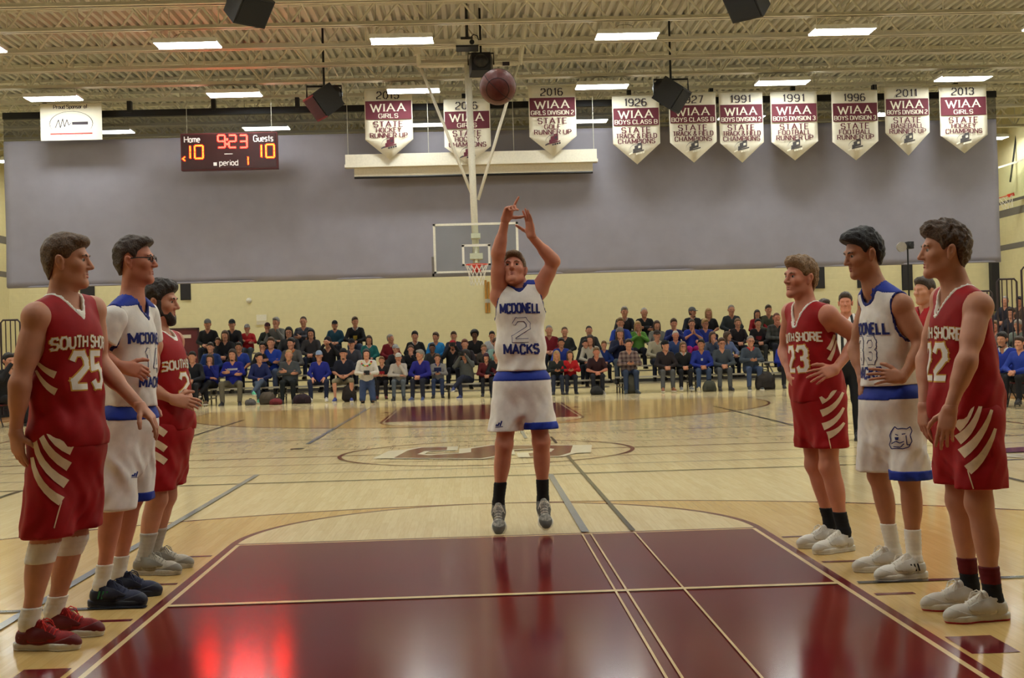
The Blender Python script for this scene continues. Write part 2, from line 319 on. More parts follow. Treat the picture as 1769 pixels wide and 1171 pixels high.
# ---- suspended strip lamps
m_lamp = mat('lamp_diffuser', (1, 1, 1), 0.4, emit=(.96, 1.0, .97), estr=LAMP_POWER); m_house = mat('white_lamp_housing', rgb(232, 232, 228), 0.4); m_wire = mat('steel_wire', rgb(190, 186, 170), 0.4, 0.6)
hme = MB().box(-.61, .61, -.27, .27, .03, .09).box(-.62, .62, -.28, -.265, 0, .05).box(-.62, .62, .265, .28, 0, .05).mesh('housing'); dme = MB().box(-.6, .6, -.263, .263, .004, .03).mesh('diffuser')
wme2 = MB().tube([(-.3, 0, .09), (-.26, 0, .17), (-.15, 0, .23), (0, 0, .24), (.12, 0, .2), (.16, 0, .09)], .008, 5).tube([(-.5, 0, .09), (-.5, 0, 1.19)], .006, 5).tube([(.5, 0, .09), (.5, 0, 1.19)], .006, 5).mesh('hanger')
rowname = {22.1: 'nearest row', 27.0: 'row before the curtain', 31.6: 'row behind the netting', 36.3: 'row by the far wall'}
colname = ['against the left wall', 'left of the scoreboard', 'above the scoreboard', 'above the projection screen left half', 'above the projection screen right end', 'above the middle banners', 'above the right end banners', 'against the right wall']
for Yl in (2.6, 7.4, 12.3, 17.2, 22.1, 27.0, 31.6, 36.3):
    for ci, xl in enumerate((-14.1, -9.75, -5.55, -1.36, 3.1, 7.4, 11.75, 16.1)):
        lb = 'white strip lamp %s, %s' % (colname[ci], rowname[Yl]) if Yl in rowname else 'white strip lamp overhead, nearer than the photograph shows'
        e = empty('strip_lamp', (xl, Yl, 7.36), lb, 'lamp', 'strip lamps under the ceiling')
        link('housing', hme, m_house, e); link('diffuser', dme, m_lamp, e); link('hanger', wme2, m_wire, e)

# ---- divider curtain
YC = 28.6
m_curt = mat('grey_curtain_vinyl', rgb(140, 136, 146), 0.7, var=0.05, scale=2.5, bump=0.15); m_blackmetal = mat('black_steel', rgb(22, 22, 24), 0.45, 0.3)
cl, cr_ = at(8, 300, YC)[0], at(1724, 300, YC)[0]; zt = 6.66; zb = 3.08
cur = empty('divider_curtain', ((cl+cr_)/2, YC, zb), 'wide grey divider curtain half raised over the far bleachers', 'curtain')
nx, nz = 180, 26; vs = []; fs = []
for j in range(nz+1):
    for i in range(nx+1):
        x = cl + (cr_-cl)*i/nx; z = zb + (zt-zb)*j/nz; t = 1-j/nz
        y = YC + .03*math.sin(x*1.7+.6*math.sin(z))*t + .02*math.sin(x*4.1+z*2.3)*t*t + .015*math.sin(x*.6+z*1.9)
        vs.append((x-cur.location[0], y-YC, z-zb))
for j in range(nz):
    for i in range(nx): a = j*(nx+1)+i; fs.append((a, a+1, a+nx+2, a+nx+1))
o = MB().add(vs, fs).build('curtain_sheet', m_curt, cur, True); md = o.modifiers.new('thickness', 'SOLIDIFY'); md.thickness = .012
MB().tube([(cl-cur.location[0], 0, -.0), (cr_-cur.location[0], 0, -.0)], .022, 8).build('bottom_hem', m_curt, cur)
def netting(name, col, a):
    m = mat(name, col, .8); nt = m.node_tree; N = nt.nodes; L = nt.links; tr = N.new('ShaderNodeBsdfTransparent'); mx = N.new('ShaderNodeMixShader'); mx.inputs[0].default_value = a
    L.new(tr.outputs[0], mx.inputs[1]); L.new(N['Principled BSDF'].outputs[0], mx.inputs[2]); L.new(mx.outputs[0], N['Material Output'].inputs['Surface']); return m
MB().quad((cl-cur.location[0], 0, zt-zb), (cr_-cur.location[0], 0, zt-zb), (cr_-cur.location[0], 0, 7.28-zb), (cl-cur.location[0], 0, 7.28-zb)).build('netting', netting('dark_netting', rgb(42, 42, 42), .62), cur)
MB().box(cl-cur.location[0], cr_-cur.location[0], -.06, .06, 7.2-zb, 7.36-zb).build('drum_tube', m_blackmetal, cur)
for i in range(12):
    x = cl + (cr_-cl)*(i+.5)/12 - cur.location[0]; MB().box(x-.05, x+.05, -.08, .08, 7.3-zb, 7.58-zb).build('bracket', m_blackmetal, cur)

# ---- championship banners
m_ban = mat('banner_cloth', rgb(224, 218, 198), .8, var=.03, scale=8, bump=.1); m_bmar = mat('banner_maroon', rgb(92, 30, 44), .8); m_bdark = mat('banner_dark_print', rgb(52, 44, 52), .8); m_bline = mat('banner_logo_grey', rgb(70, 66, 66), .8)
YB = 27.9
def banner(tl, tr, sl, sr, tip, year, lines, colour_logo, label):
    a, b, c, d, t = at(*tl, YB), at(*tr, YB), at(*sl, YB), at(*sr, YB), at(*tip, YB)
    x0, x1 = (a[0]+c[0])/2, (b[0]+d[0])/2; zt_, zs, zp = (a[2]+b[2])/2, (c[2]+d[2])/2, t[2]; w = x1-x0; cx = (x0+x1)/2; hh = zt_-zs
    e = empty('banner', (cx, YB, zp), label, 'banner', 'championship banners')
    Z = lambda z: z-zp
    N_ = 10; mb = MB(); vs = []
    ys = lambda u, z: .02*math.sin(u*5+z*3+cx)*(1-(z/ (zt_-zp)))
    zl = [Z(zs) + (zt_-zs)*j/6 for j in range(7)]
    for z in zl:
        for i in range(N_+1): u = -w/2 + w*i/N_; vs.append((u, ys(u, z), z))
    for i in range(N_+1): u = -w/2 + w*i/N_; z = Z(zs)*abs(u)/(w/2); vs.append((u, ys(u, z), z))
    nb = N_+1; fs = [(j*nb+i, j*nb+i+1, (j+1)*nb+i+1, (j+1)*nb+i) for j in range(6) for i in range(N_)] + [(7*nb+i, 7*nb+i+1, i+1, i) for i in range(N_)]
    o = MB().add(vs, fs).build('cloth', m_ban, e, True); md = o.modifiers.new('t', 'SOLIDIFY'); md.thickness = .006
    MB().tube([(-w/2-.03, 0, Z(zt_)), (w/2+.03, 0, Z(zt_))], .014, 8).build('rod', m_wire, e)
    for s in (-1, 1): MB().tube([(s*w*.46, 0, Z(zt_)), (s*w*.46, 0, Z(8.56))], .004, 4).build('cord', m_wire, e)
    yo = -.03
    def put(name, Q, m, dy=0.0):
        mb = MB(); quads_plane(mb, Q, (0, yo-dy, 0), (1, 0, 0), (0, 0, 1)); mb.build(name, m, e)
    z0 = Z(zt_); put('year_lettering', text_quads(year, .165, .2, .11, True, width=w*.47, y=z0-.255), m_bdark)
    put('maroon_panel', [[np.array(p) for p in ((-w*.48, z0-.31), (w*.48, z0-.31), (w*.48, z0-.31-hh*.36), (-w*.48, z0-.31-hh*.36))]], m_bmar)
    zb_ = z0-.31-hh*.36
    put('white_lettering', text_quads('WIAA', .18, .2, .09, True, width=w*.74, y=zb_+hh*.155) + text_quads(lines[0], .095, .2, .11, True, width=min(w*.9, .095*len(lines[0])), y=zb_+hh*.03), m_ban, .004)
    Q = text_quads(lines[1], .13, .23, .12, True, width=w*.62, y=zb_-.18) + text_quads(lines[2], .105, .23, .13, True, width=min(w*.86, .1*len(lines[2])), y=zb_-.31) + text_quads(lines[3], .105, .23, .13, True, width=min(w*.9, .1*len(lines[3])), y=zb_-.44)
    put('maroon_lettering', Q, m_bmar)
    # locomotive emblem
    zc = zb_-.62; s = 1.0
    E = [[(-.17, -.08), (.17, .0), (.17, .03), (-.17, -.05)], [(-.06, -.02), (.12, .03), (.12, .17), (-.06, .12)], [(-.1, -.05), (-.02, -.03), (-.02, .06), (-.1, .04)], [(.0, .14), (.12, .17), (.1, .2), (.02, .18)]]
    E2 = [[(-.2, -.1), (-.1, -.06), (-.12, -.03), (-.2, -.07)]] + [[(-.03+i*.055, -.1+i*.012), (.012+i*.055, -.09+i*.012), (.012+i*.055, -.05+i*.012), (-.03+i*.055, -.06+i*.012)] for i in range(4)] + [[(.03, .06), (.09, .075), (.09, .13), (.03, .115)]]
    put('emblem', [[np.array((p[0], zc+p[1])) for p in q] for q in E], m_bmar if colour_logo else m_bline); put('emblem_detail', [[np.array((p[0], zc+p[1])) for p in q] for q in E2], m_bdark if colour_logo else m_ban, .003)
    Q = [[np.array(p) for p in q] for q in ()]
    ar = arcpts(-.02, zc-.02, .17, 60, 170, 12); put('emblem_smoke', [[np.array(ar[i]), np.array(ar[i+1]), np.array(ar[i+1])*1.0+np.array((0, .012)), np.array(ar[i])+np.array((0, .012))] for i in range(12)], m_bline)
G1 = 'GIRLS'
banner((629,153),(711,152),(631,243),(714,239),(673,276),'2015',(G1,'STATE','HOCKEY','RUNNER UP'),1,'white pennant banner reading 2015 girls state hockey runner up')
banner((766,171),(845,170),(768,256),(849,251),(808,284),'2016',(G1,'STATE','HOCKEY','CHAMPIONS'),1,'white 2016 girls hockey champions banner partly behind the white basket mast')
banner((913,148),(994,146),(914,238),(996,233),(955,270),'2016',('GIRLS DIVISION 2','STATE','GOLF','RUNNER UP'),1,'white pennant banner reading 2016 girls division 2 golf runner up')
banner((1057,165),(1138,165),(1059,248),(1141,248),(1100,284),'1926',('BOYS CLASS B','STATE','TRACK & FIELD','CHAMPIONS'),0,'white 1926 boys class B track and field champions banner')
banner((1155,160),(1236,160),(1157,245),(1238,246),(1198,281),'1927',('BOYS CLASS B','STATE','TRACK & FIELD','CHAMPIONS'),0,'white 1927 track and field banner half hidden by a black speaker')
banner((1242,160),(1317,158),(1243,247),(1319,246),(1280,281),'1991',('BOYS DIVISION 2','STATE','TRACK & FIELD','CHAMPIONS'),0,'white 1991 boys division 2 track and field champions banner')
banner((1331,158),(1411,157),(1332,246),(1413,243),(1372,277),'1991',('BOYS DIVISION 3','STATE','FOOTBALL','RUNNER UP'),0,'white 1991 football banner right beside the 1991 track banner')
banner((1437,157),(1517,156),(1437,245),(1516,243),(1476,277),'1996',('BOYS DIVISION 3','STATE','FOOTBALL','RUNNER UP'),0,'white 1996 football banner left of the baseball banner')
banner((1527,150),(1605,148),(1530,232),(1605,226),(1566,269),'2011',('BOYS DIVISION 2','STATE','BASEBALL','RUNNER UP'),0,'white 2011 boys division 2 baseball runner up banner')
banner((1622,146),(1705,146),(1624,235),(1704,232),(1664,265),'2013',(G1,'STATE','HOCKEY','CHAMPIONS'),0,'white 2013 girls state hockey champions banner, rightmost of all')
# sponsor banner
a, b = at(69, 180, YB), at(177, 241, YB); w, h = b[0]-a[0], a[2]-b[2]; e = empty('sponsor_banner', ((a[0]+b[0])/2, YB, b[2]), 'white rectangular sponsor banner with oval logo, hung at the far left', 'banner')
MB().box(-w/2, w/2, -.004, .004, 0, h).build('cloth', m_ban, e); MB().tube([(-w/2, 0, h), (w/2, 0, h)], .014, 8).build('rod', m_wire, e)
for s in (-1, 1): MB().tube([(s*w*.46, 0, h), (s*w*.46, 0, 8.56-b[2])], .004, 4).build('cord', m_wire, e)
def putq(name, Q, m, e, y): mb = MB(); quads_plane(mb, Q, (0, y, 0), (1, 0, 0), (0, 0, 1)); return mb.build(name, m, e)
putq('lettering', text_quads('Proud Sponsor of:', .085, .2, .14, False, width=.82, y=h-.12), m_bdark, e, -.006)
el = [(.52*math.cos(math.radians(t)), .4+.3*math.sin(math.radians(t))) for t in range(0, 361, 12)]
putq('oval_emblem', [[np.array(el[i]), np.array(el[i+1]), np.array(el[i+1])*np.array((.97, 1))+np.array((0, -.008)), np.array(el[i])*np.array((.97, 1))+np.array((0, -.008))] for i in range(len(el)-1)], m_bline, e, -.006)
sc = [(-.38,.3),(-.3,.5),(-.26,.3),(-.2,.52),(-.16,.32),(-.1,.5),(-.06,.36),(0,.42)]
putq('script_emblem', [[np.array(sc[i])+np.array((-.01,0)), np.array(sc[i])+np.array((.01,0)), np.array(sc[i+1])+np.array((.01,0)), np.array(sc[i+1])+np.array((-.01,0))] for i in range(len(sc)-1)] + [[np.array(p) for p in ((.02,.37),(.4,.37),(.4,.44),(.02,.44))]], m_bdark, e, -.006)
putq('red_line_print', [[np.array(p) for p in ((-.5,.14),(.5,.14),(.5,.175),(-.5,.175))]], mat('red_print', rgb(170, 70, 66), .8), e, -.006)

# ---- scoreboard
YS = 27.7
a, b = at(311.5, 231, YS), at(480, 291, YS); w, h = b[0]-a[0], a[2]-b[2]
sb = empty('scoreboard', ((a[0]+b[0])/2, YS, b[2]), 'hanging maroon scoreboard with lit red and amber digits', 'scoreboard')
m_sb = mat('scoreboard_case', rgb(84, 26, 26), .5); m_sbf = mat('scoreboard_face', rgb(50, 16, 16), .35); m_red = mat('lit_red_digit', (1, .1, .05), .5, emit=(1, .003, .002), estr=75); m_amb = mat('lit_amber_digit', (1, .4, .05), .5, emit=(1, .0048, .0003), estr=75); m_wl = mat('white_scoreboard_lettering', rgb(225, 220, 215), .6)
MB().box(-w/2, w/2, 0, .18, 0, h).build('case', m_sb, sb); MB().box(-w/2+.03, w/2-.03, -.012, 0, .03, h-.03).build('face', m_sbf, sb)
for s in (-1, 1): MB().tube([(s*w*.44, .09, h), (s*w*.44, .09, 8.56-b[2])], .006, 5).build('hanging_cable', m_wire, sb)
fx_ = lambda px, py: (at(px, py, YS)[0]-sb.location[0], at(px, py, YS)[2]-b[2])
def sbtext(name, txt, px, py, hpx, wpx, m, th=.13, mb_=None):
    u, v = fx_(px, py); k = 1/ (FPX/(YS-CAM[1])); putq(name, text_quads(txt, hpx*k, th, width=wpx*k, x=u, y=v), m, sb, -.016)
sbtext('home_lettering', 'Home', 332, 246, 10, 26, m_wl, .16); sbtext('guests_lettering', 'Guests', 455, 244, 10, 33, m_wl, .16); sbtext('period_lettering', 'period', 395.5, 285.5, 9, 31, m_wl, .16)
def seg7(d, u, v, w_, h_):
    S = {'a': ((0,1),(1,1)), 'b': ((1,1),(1,.5)), 'c': ((1,.5),(1,0)), 'd': ((0,0),(1,0)), 'e': ((0,.5),(0,0)), 'f': ((0,1),(0,.5)), 'g': ((0,.5),(1,.5))}
    D = {'0': 'abcdef', '1': 'bc', '2': 'abged', '3': 'abgcd', '9': 'abcdfg'}; Q = []
    t = h_*.06
    for s in D[d]:
        (xa, ya), (xb, yb_) = S[s]; p, q = np.array([u+xa*w_, v+ya*h_]), np.array([u+xb*w_, v+yb_*h_]); dd = (q-p)/np.linalg.norm(q-p); n_ = np.array([-dd[1], dd[0]])
        Q.append([p+dd*t*.3-n_*t, q-dd*t*.3-n_*t, q-dd*t*.3+n_*t, p+dd*t*.3+n_*t])
    return Q
k = (YS-CAM[1])/FPX
for nm, ds, px, py, hp, wp, st, m in (('home_score', '10', 333, 274, 22, 14, 0, m_amb), ('guest_score', '10', 456, 272, 22, 14, 0, m_amb), ('game_clock', '9', 377, 255, 21, 12, 0, m_red), ('game_clock', '23', 396, 255, 21, 12, 19, m_red), ('period_digit', '1', 421, 285, 14, 8, 0, m_amb)):
    Q = []
    for i, dch in enumerate(ds):
        if nm in ('home_score', 'guest_score'): u, v = fx_(px-4 if dch == '1' else px+4, py); ww = 1e-3 if dch == '1' else wp*k
        else: u, v = fx_(px + i*st, py); ww = wp*k
        Q += seg7(dch, u, v, ww, hp*k)
    putq(nm, Q, m, sb, -.018)
Q = []
for dy in (6, 14): u, v = fx_(392.5, 255-dy); Q.append([np.array((u-1.5*k, v-2*k)), np.array((u+1.5*k, v-2*k)), np.array((u+1.5*k, v+2*k)), np.array((u-1.5*k, v+2*k))])
putq('game_clock', Q, m_red, sb, -.018); u, v = fx_(318, 279); putq('possession_arrow', text_quads('<', 9*k, .2, x=u, y=v), m_amb, sb, -.018)
u, v = fx_(372, 285); putq('small_white_emblem', [[np.array((u-.04, v-.02)), np.array((u+.04, v-.02)), np.array((u+.04, v+.06)), np.array((u-.04, v+.06))]], m_wl, sb, -.017)
u, v = fx_(395, 266); putq('small_maker_plate', [[np.array((u-.1, v-.008)), np.array((u+.1, v-.008)), np.array((u+.1, v+.008)), np.array((u-.1, v+.008))]], m_wl, sb, -.017)

# ---- projection screen in its case
YP = 28.1; a, b = at(597, 268, YP), at(1030, 259, YP); w = b[0]-a[0]; zc = (a[2]+b[2])/2; k = (YP-CAM[1])/FPX
ps = empty('projection_screen', ((a[0]+b[0])/2, YP, zc-.7), 'long white projection screen case with its screen edge lowered, hung behind the basket', 'projection screen')
m_ps = mat('screen_case_white', rgb(224, 218, 200), .6); m_pl = mat('screen_cloth_cream', rgb(206, 196, 172), .7)
MB().box(-w/2, w/2, -.12, .12, .7-.28, .7).build('case', m_ps, ps); MB().box(-w/2-.02, w/2+.02, -.13, .13, .7-.31, .7-.24).build('case_lip', m_ps, ps)
MB().box(-w/2+.2, w/2-.1, -.01, .01, .7-.54, .7-.28).build('screen_cloth', m_pl, ps); MB().tube([(-w/2+.2, 0, .7-.55), (w/2-.1, 0, .7-.55)], .03, 8).build('bottom_bar', m_blackmetal, ps)
for u in (-.49, -.17, .17, .49): MB().tube([(w*u, 0, .7), (w*u, 0, 8.56-zc+.7)], .008, 5).build('hanging_rod', m_wire, ps)

# ---- far basket
m_post = mat('white_basket_steel', rgb(226, 222, 206), .45); m_pad = mat('grey_edge_padding', rgb(104, 98, 92), .7); m_rim = mat('orange_red_rim', rgb(206, 58, 30), .4); m_net = mat('white_net_cord', rgb(226, 222, 210), .8)
def glassmat():
    m = bpy.data.materials.new('backboard_glass'); m.use_nodes = True; N = m.node_tree.nodes; L = m.node_tree.links
    tr = N.new('ShaderNodeBsdfTransparent'); tr.inputs[0].default_value = (.95, .98, .95, 1); gl = N.new('ShaderNodeBsdfGlossy'); gl.inputs['Roughness'].default_value = .04; mx = N.new('ShaderNodeMixShader'); mx.inputs[0].default_value = .06
    N.remove(N['Principled BSDF']); L.new(tr.outputs[0], mx.inputs[1]); L.new(gl.outputs[0], mx.inputs[2]); L.new(mx.outputs[0], N['Material Output'].inputs['Surface']); return m
m_glass = glassmat()
bk = empty('basketball_hoop', (0, 24.38, 2.9), 'far ceiling-hung basketball hoop with glass backboard and white mast', 'basketball hoop')
o = MB().box(-.9, .9, 0, .012, .01, 1.06).build('glass_board', m_glass, bk)
fr = MB().box(-.915, .915, -.01, .05, 1.02, 1.067).box(-.915, .915, -.01, .05, 0, .045).box(-.915, -.865, -.01, .05, 0, 1.067).box(.865, .915, -.01, .05, 0, 1.067); fr.build('board_frame', m_post, bk)
MB().box(-.305, .305, -.004, .0, .15+.41, .15+.46).box(-.305, .305, -.004, 0, .15, .19).box(-.305, -.255, -.004, 0, .15, .6).box(.255, .305, -.004, 0, .15, .6).build('target_square', m_net, bk)
MB().box(-.95, .95, -.03, .06, -.06, .0).box(-.96, -.91, -.03, .06, -.06, .36).box(.91, .96, -.03, .06, -.06, .36).build('edge_padding', m_pad, bk)
rc = np.array((0, -.38, .148)); ring = [rc + .229*np.array((math.cos(t), math.sin(t), 0)) for t in np.linspace(0, 2*math.pi, 33)[:-1]]
rim = MB().tube(ring, .01, 8, closed=True).build('rim', m_rim, bk, True); MB().box(-.06, .06, -.16, 0, .05, .16).box(-.09, .09, -.03, 0, -.0, .17).build('rim_bracket', m_rim, bk)
net = MB()
for i in range(12):
    for sg in (-1, 1):
        p = []
        for j in range(9):
            t = j/8; r = .229*(1-.42*t**.7); aa = 2*math.pi*i/12 + sg*t*1.05; p.append(rc + np.array((r*math.cos(aa), r*math.sin(aa), -.02-.42*t)))
        net.tube(p, .006, 5)
net.build('net', m_net, bk)
mz = at(812, 112, 24.9)[2]-2.9
MB().tube([(0.0, .45, .12), (-.07, .5, mz)], .075, 16).build('mast', m_post, bk, True)
MB().box(-.14, .14, .05, .45, .3, .42).box(-.1, .1, .05, .45, .75, .85).tube([(0, .06, .2), (0, .45, .6)], .03).build('board_mount', m_post, bk)
def hp(px, py, Y=24.9): q = at(px, py, Y); return (q[0], q[1]-24.38, q[2]-2.9)
MB().tube([hp(727, 118), hp(819, 345)], .035, 10).build('brace', m_post, bk, True); MB().tube([hp(896, 108), hp(826, 345)], .035, 10).build('brace', m_post, bk, True)
MB().tube([hp(724, 114), hp(898, 110)], .05, 10).build('cross_bar', m_post, bk, True)
for p0, p1 in (((719, 48), (724, 116)), ((907, 42), (898, 112))): MB().tube([hp(*p0)[:2]+(8.56-2.9,), hp(*p0), hp(*p1)], .05, 8).build('drop_bar', m_post, bk)
MB().box(hp(720, 78)[0], hp(900, 78)[0], .45, .6, hp(720, 84)[2], hp(720, 74)[2]).build('ceiling_beam', m_post, bk)
MB().box(hp(722, 98)[0]-.07, hp(722, 98)[0]+.07, .44, .6, hp(722, 95)[2], hp(722, 80)[2]).build('pulley_box', m_post, bk)
MB().box(hp(868, 110)[0], hp(880, 110)[0], .44, .5, hp(870, 114)[2], hp(870, 108)[2]).build('name_plate', m_bdark, bk)

# ---- projector + speakers hung from the joists
m_spk = mat('black_speaker_case', rgb(26, 26, 28), .55, var=.15); m_gril = mat('black_grille', rgb(14, 14, 15), .8, bump=.5, scale=200)
q = at(807, 77, 23.6); pj = empty('projector', q, 'black and white projector on a ceiling mount above the far basket', 'projector')
MB().box(-.22, .22, -.2, .2, -.07, .06).build('body', m_ps, pj); MB().box(-.235, .235, -.22, .22, -.1, -.06).build('base_plate', m_spk, pj); MB().tube([(0, 0, .06), (0, 0, 8.56-q[2])], .03).build('mount_pole', m_spk, pj)
MB().box(-.13, .12, -.1, .1, .06, .14).build('cable_box', m_spk, pj); MB().tube([(.06, 0, .12), (.14, -.05, .2), (.22, -.05, .16), (.25, 0, .06)], .012, 6).build('cable', m_spk, pj); MB().lathe([(0, 0), (.05, 0), (.05, .04), (0, .04)], 16, (0, 0, 0)).build('lens', m_gril, pj).matrix_local = Matrix.Translation((.1, -.2, 0)) @ Matrix.Rotation(math.pi/2, 4, 'X')
def speaker(px, py, Y, s, front, label):
    q = at(px, py, Y); e = empty('ceiling_speaker', q, label, 'speaker', 'black speakers hung from the ceiling')
    yv = -Vector(front).normalized(); xv = yv.cross(Vector((0, 0, 1))).normalized(); zv = xv.cross(yv); Rm = Matrix((xv, yv, zv)).transposed().to_4x4()
    c = MB().prism([(-.3*s, -.22*s), (.3*s, -.22*s), (.24*s, .22*s), (-.24*s, .22*s)], 2, -.24*s, .24*s).build('case', m_spk, e); c.matrix_local = Rm
    g = MB().box(-.27*s, .27*s, -.235*s, -.22*s, -.21*s, .21*s).build('grille', m_gril, e); g.matrix_local = Rm
    h_ = MB().lathe([(.0, .0), (.2*s, 0), (.17*s, .1*s), (.1*s, .2*s), (0, .24*s)], 20).build('horn_back', m_spk, e, True); h_.matrix_local = Rm @ Matrix.Translation((0, .18*s, 0)) @ Matrix.Rotation(-math.pi/2, 4, 'X')
    MB().tube([(-.32*s, 0, 0), (-.32*s, .05, .3*s), (.32*s, .05, .3*s), (.32*s, 0, 0)], .02*s, 6).build('yoke', m_blackmetal, e)
    MB().tube([(0, .05, .3*s), (0, .05, max(.35*s, 8.56-q[2]))], .025, 8).build('drop_pole', m_blackmetal, e)
    return e
speaker(560, 176, 25.5, 1.2, (-.75, -.35, -.62), 'black speaker hung between the scoreboard and the 2015 banner')
speaker(1160, 164, 25.5, 1.2, (.75, -.35, -.6), 'black speaker hung in front of the 1927 banner')
speaker(428, 10, 18.3, 1.05, (.55, -.55, -.65), 'black speaker cut by the top edge, left of centre')
speaker(1292, 2, 18.3, 1.0, (-.55, -.55, -.65), 'black speaker cut by the top edge, right of centre')
speaker(831, 112, 24.2, .85, (0, 1, -.2), 'black speaker hidden behind the top of the white basket mast')
# ---- small fixtures on the walls
YW = YF
def wallbox(name, label, cat, px0, py0, px1, py1, m, d=.04):
    a, b = at(px0, py0, YW), at(px1, py1, YW); e = empty(name, ((a[0]+b[0])/2, YW, min(a[2], b[2])), label, cat)
    w, h = abs(b[0]-a[0])/2, abs(a[2]-b[2]); return e, w, h
m_dkpan = mat('dark_wall_panel', rgb(38, 34, 34), .8)
for (x0, y0, x1, y1, lb) in ((138, 440, 163, 518, 'dark wall pad showing left of the white-jersey player with glasses'), (311, 440, 329, 517, 'dark wall pad above the bearded player in red'), (1399, 420, 1424, 497, 'dark wall pad behind the head of red player 23'), (1480, 430, 1501, 496, 'dark wall pad under the curtain behind the dark-haired white player'), (1557, 420, 1576, 500, 'dark wall pad behind the thin black camera mast')):
    e, w, h = wallbox('wall_pad', lb, 'wall pad', x0, y0, x1, y1, m_dkpan); MB().box(-w, w, -.06, 0, 0, h).build('cushion', m_dkpan, e); MB().box(-w-.02, w+.02, -.02, 0, -.02, h+.02).build('backing', m_vb, e)
e, w, h = wallbox('notice_frame', 'pale framed wall panel above the left bleachers', 'wall panel', 441, 542, 463, 562, m_ps); MB().box(-w, w, -.03, 0, 0, h).build('frame', m_wall, e); MB().box(-w*.8, w*.8, -.04, -.03, h*.4, h*.92).build('sheet', m_ps, e); MB().box(-w*.8, w*.8, -.04, -.03, h*.08, h*.36).build('lower_sheet', m_pl, e)
q = at(430, 519, YW); e = empty('wall_thermostat', q, 'small round pale fitting on the cream wall left of centre', 'wall fitting'); o = MB().lathe([(0, 0), (.09, 0), (.085, .04), (0, .05)], 20).build('cover', m_ps, e, True); o.matrix_local = Matrix.Rotation(math.pi/2, 4, 'X'); o = MB().lathe([(.1, 0), (.1, .02), (.09, .02)], 20).build('ring', m_wall, e); o.matrix_local = Matrix.Rotation(math.pi/2, 4, 'X')
e, w, h = wallbox('wooden_wall_board', 'narrow wooden board on the wall beside the shooter\'s arm', 'board', 837, 484, 847, 540, m_ps); m_oak = mat('honey_oak', rgb(176, 122, 40), .5, var=.2, scale=12)
MB().box(-w, -w*.2, -.05, 0, 0, h).build('plank', m_oak, e); MB().box(w*.2, w, -.05, 0, 0, h*.95).build('plank', m_oak, e); MB().box(-w, w, -.08, -.05, h*.3, h*.42).build('metal_clamp', m_wire, e)
a, b = at(288, 568, YW), at(341, 568, YW); dr = struct('door_1', MB().box(a[0], b[0], YW-.05, YW, 0, 2.12), mat('maroon_door', rgb(92, 28, 34), .5)); struct('door_frame', MB().box(a[0]-.06, a[0], YW-.07, YW, 0, 2.18).box(b[0], b[0]+.06, YW-.07, YW, 0, 2.18).box(a[0]-.06, b[0]+.06, YW-.07, YW, 2.12, 2.18), mat('dark_maroon_frame', rgb(64, 22, 28), .5), dr)
struct('door_plate', MB().box(b[0]-.55, b[0]-.2, YW-.056, YW-.05, 1.85, 1.96), m_pl, dr); struct('push_bar', MB().tube([(a[0]+.1, YW-.1, 1.0), (b[0]-.1, YW-.1, 1.0)], .025), m_wire, dr)
struct('trim_40', MB().box(XR-.25, XR, YF-.25, YF, 2.0, 4.75), m_dkpan); struct('trim_41', MB().box(XR-.06, XR, 35.3, 35.9, 2.3, 4.7), m_dkpan)
# folded side basket, far right
q = at(1748, 330, 36.5); e = empty('side_basketball_hoop', q, 'folded-up side basketball hoop by the right wall beyond the curtain', 'basketball hoop')
Rm = Matrix.Rotation(-.25, 4, 'Y') @ Matrix.Rotation(-1.05, 4, 'Z'); o = MB().box(-.85, .85, -.03, .03, -.25, .85).build('board', m_glass, e); o.matrix_local = Rm
o = MB().box(-.9, .9, -.05, .05, -.33, -.24).box(-.92, -.83, -.05, .05, -.3, .25).box(.83, .92, -.05, .05, -.3, .25).build('edge_padding', m_pad, e); o.matrix_local = Rm
o = MB().box(-.85, .85, -.04, .04, .8, .86).build('board_frame', m_post, e); o.matrix_local = Rm
ring = [np.array((.229*math.cos(t), -.4+.229*math.sin(t), -.1)) for t in np.linspace(0, 2*math.pi, 25)[:-1]]; o = MB().tube(ring, .014, 6, closed=True).box(-.06, .06, -.2, 0, -.16, -.06).build('rim', m_rim, e); o.matrix_local = Rm
net = MB()
for i in range(10):
    for sg in (-1, 1): net.tube([np.array((.229*(1-.4*t)*math.cos(2*math.pi*i/10+sg*t), -.4+.229*(1-.4*t)*math.sin(2*math.pi*i/10+sg*t), -.1-.4*t)) for t in (0, .33, .66, 1)], .006, 4)
net.build('net', m_net, e).matrix_local = Rm; MB().tube([(0, .1, .3), (.5, .3, 8.56-q[2])], .03).build('drop_arm', m_blackmetal, e)

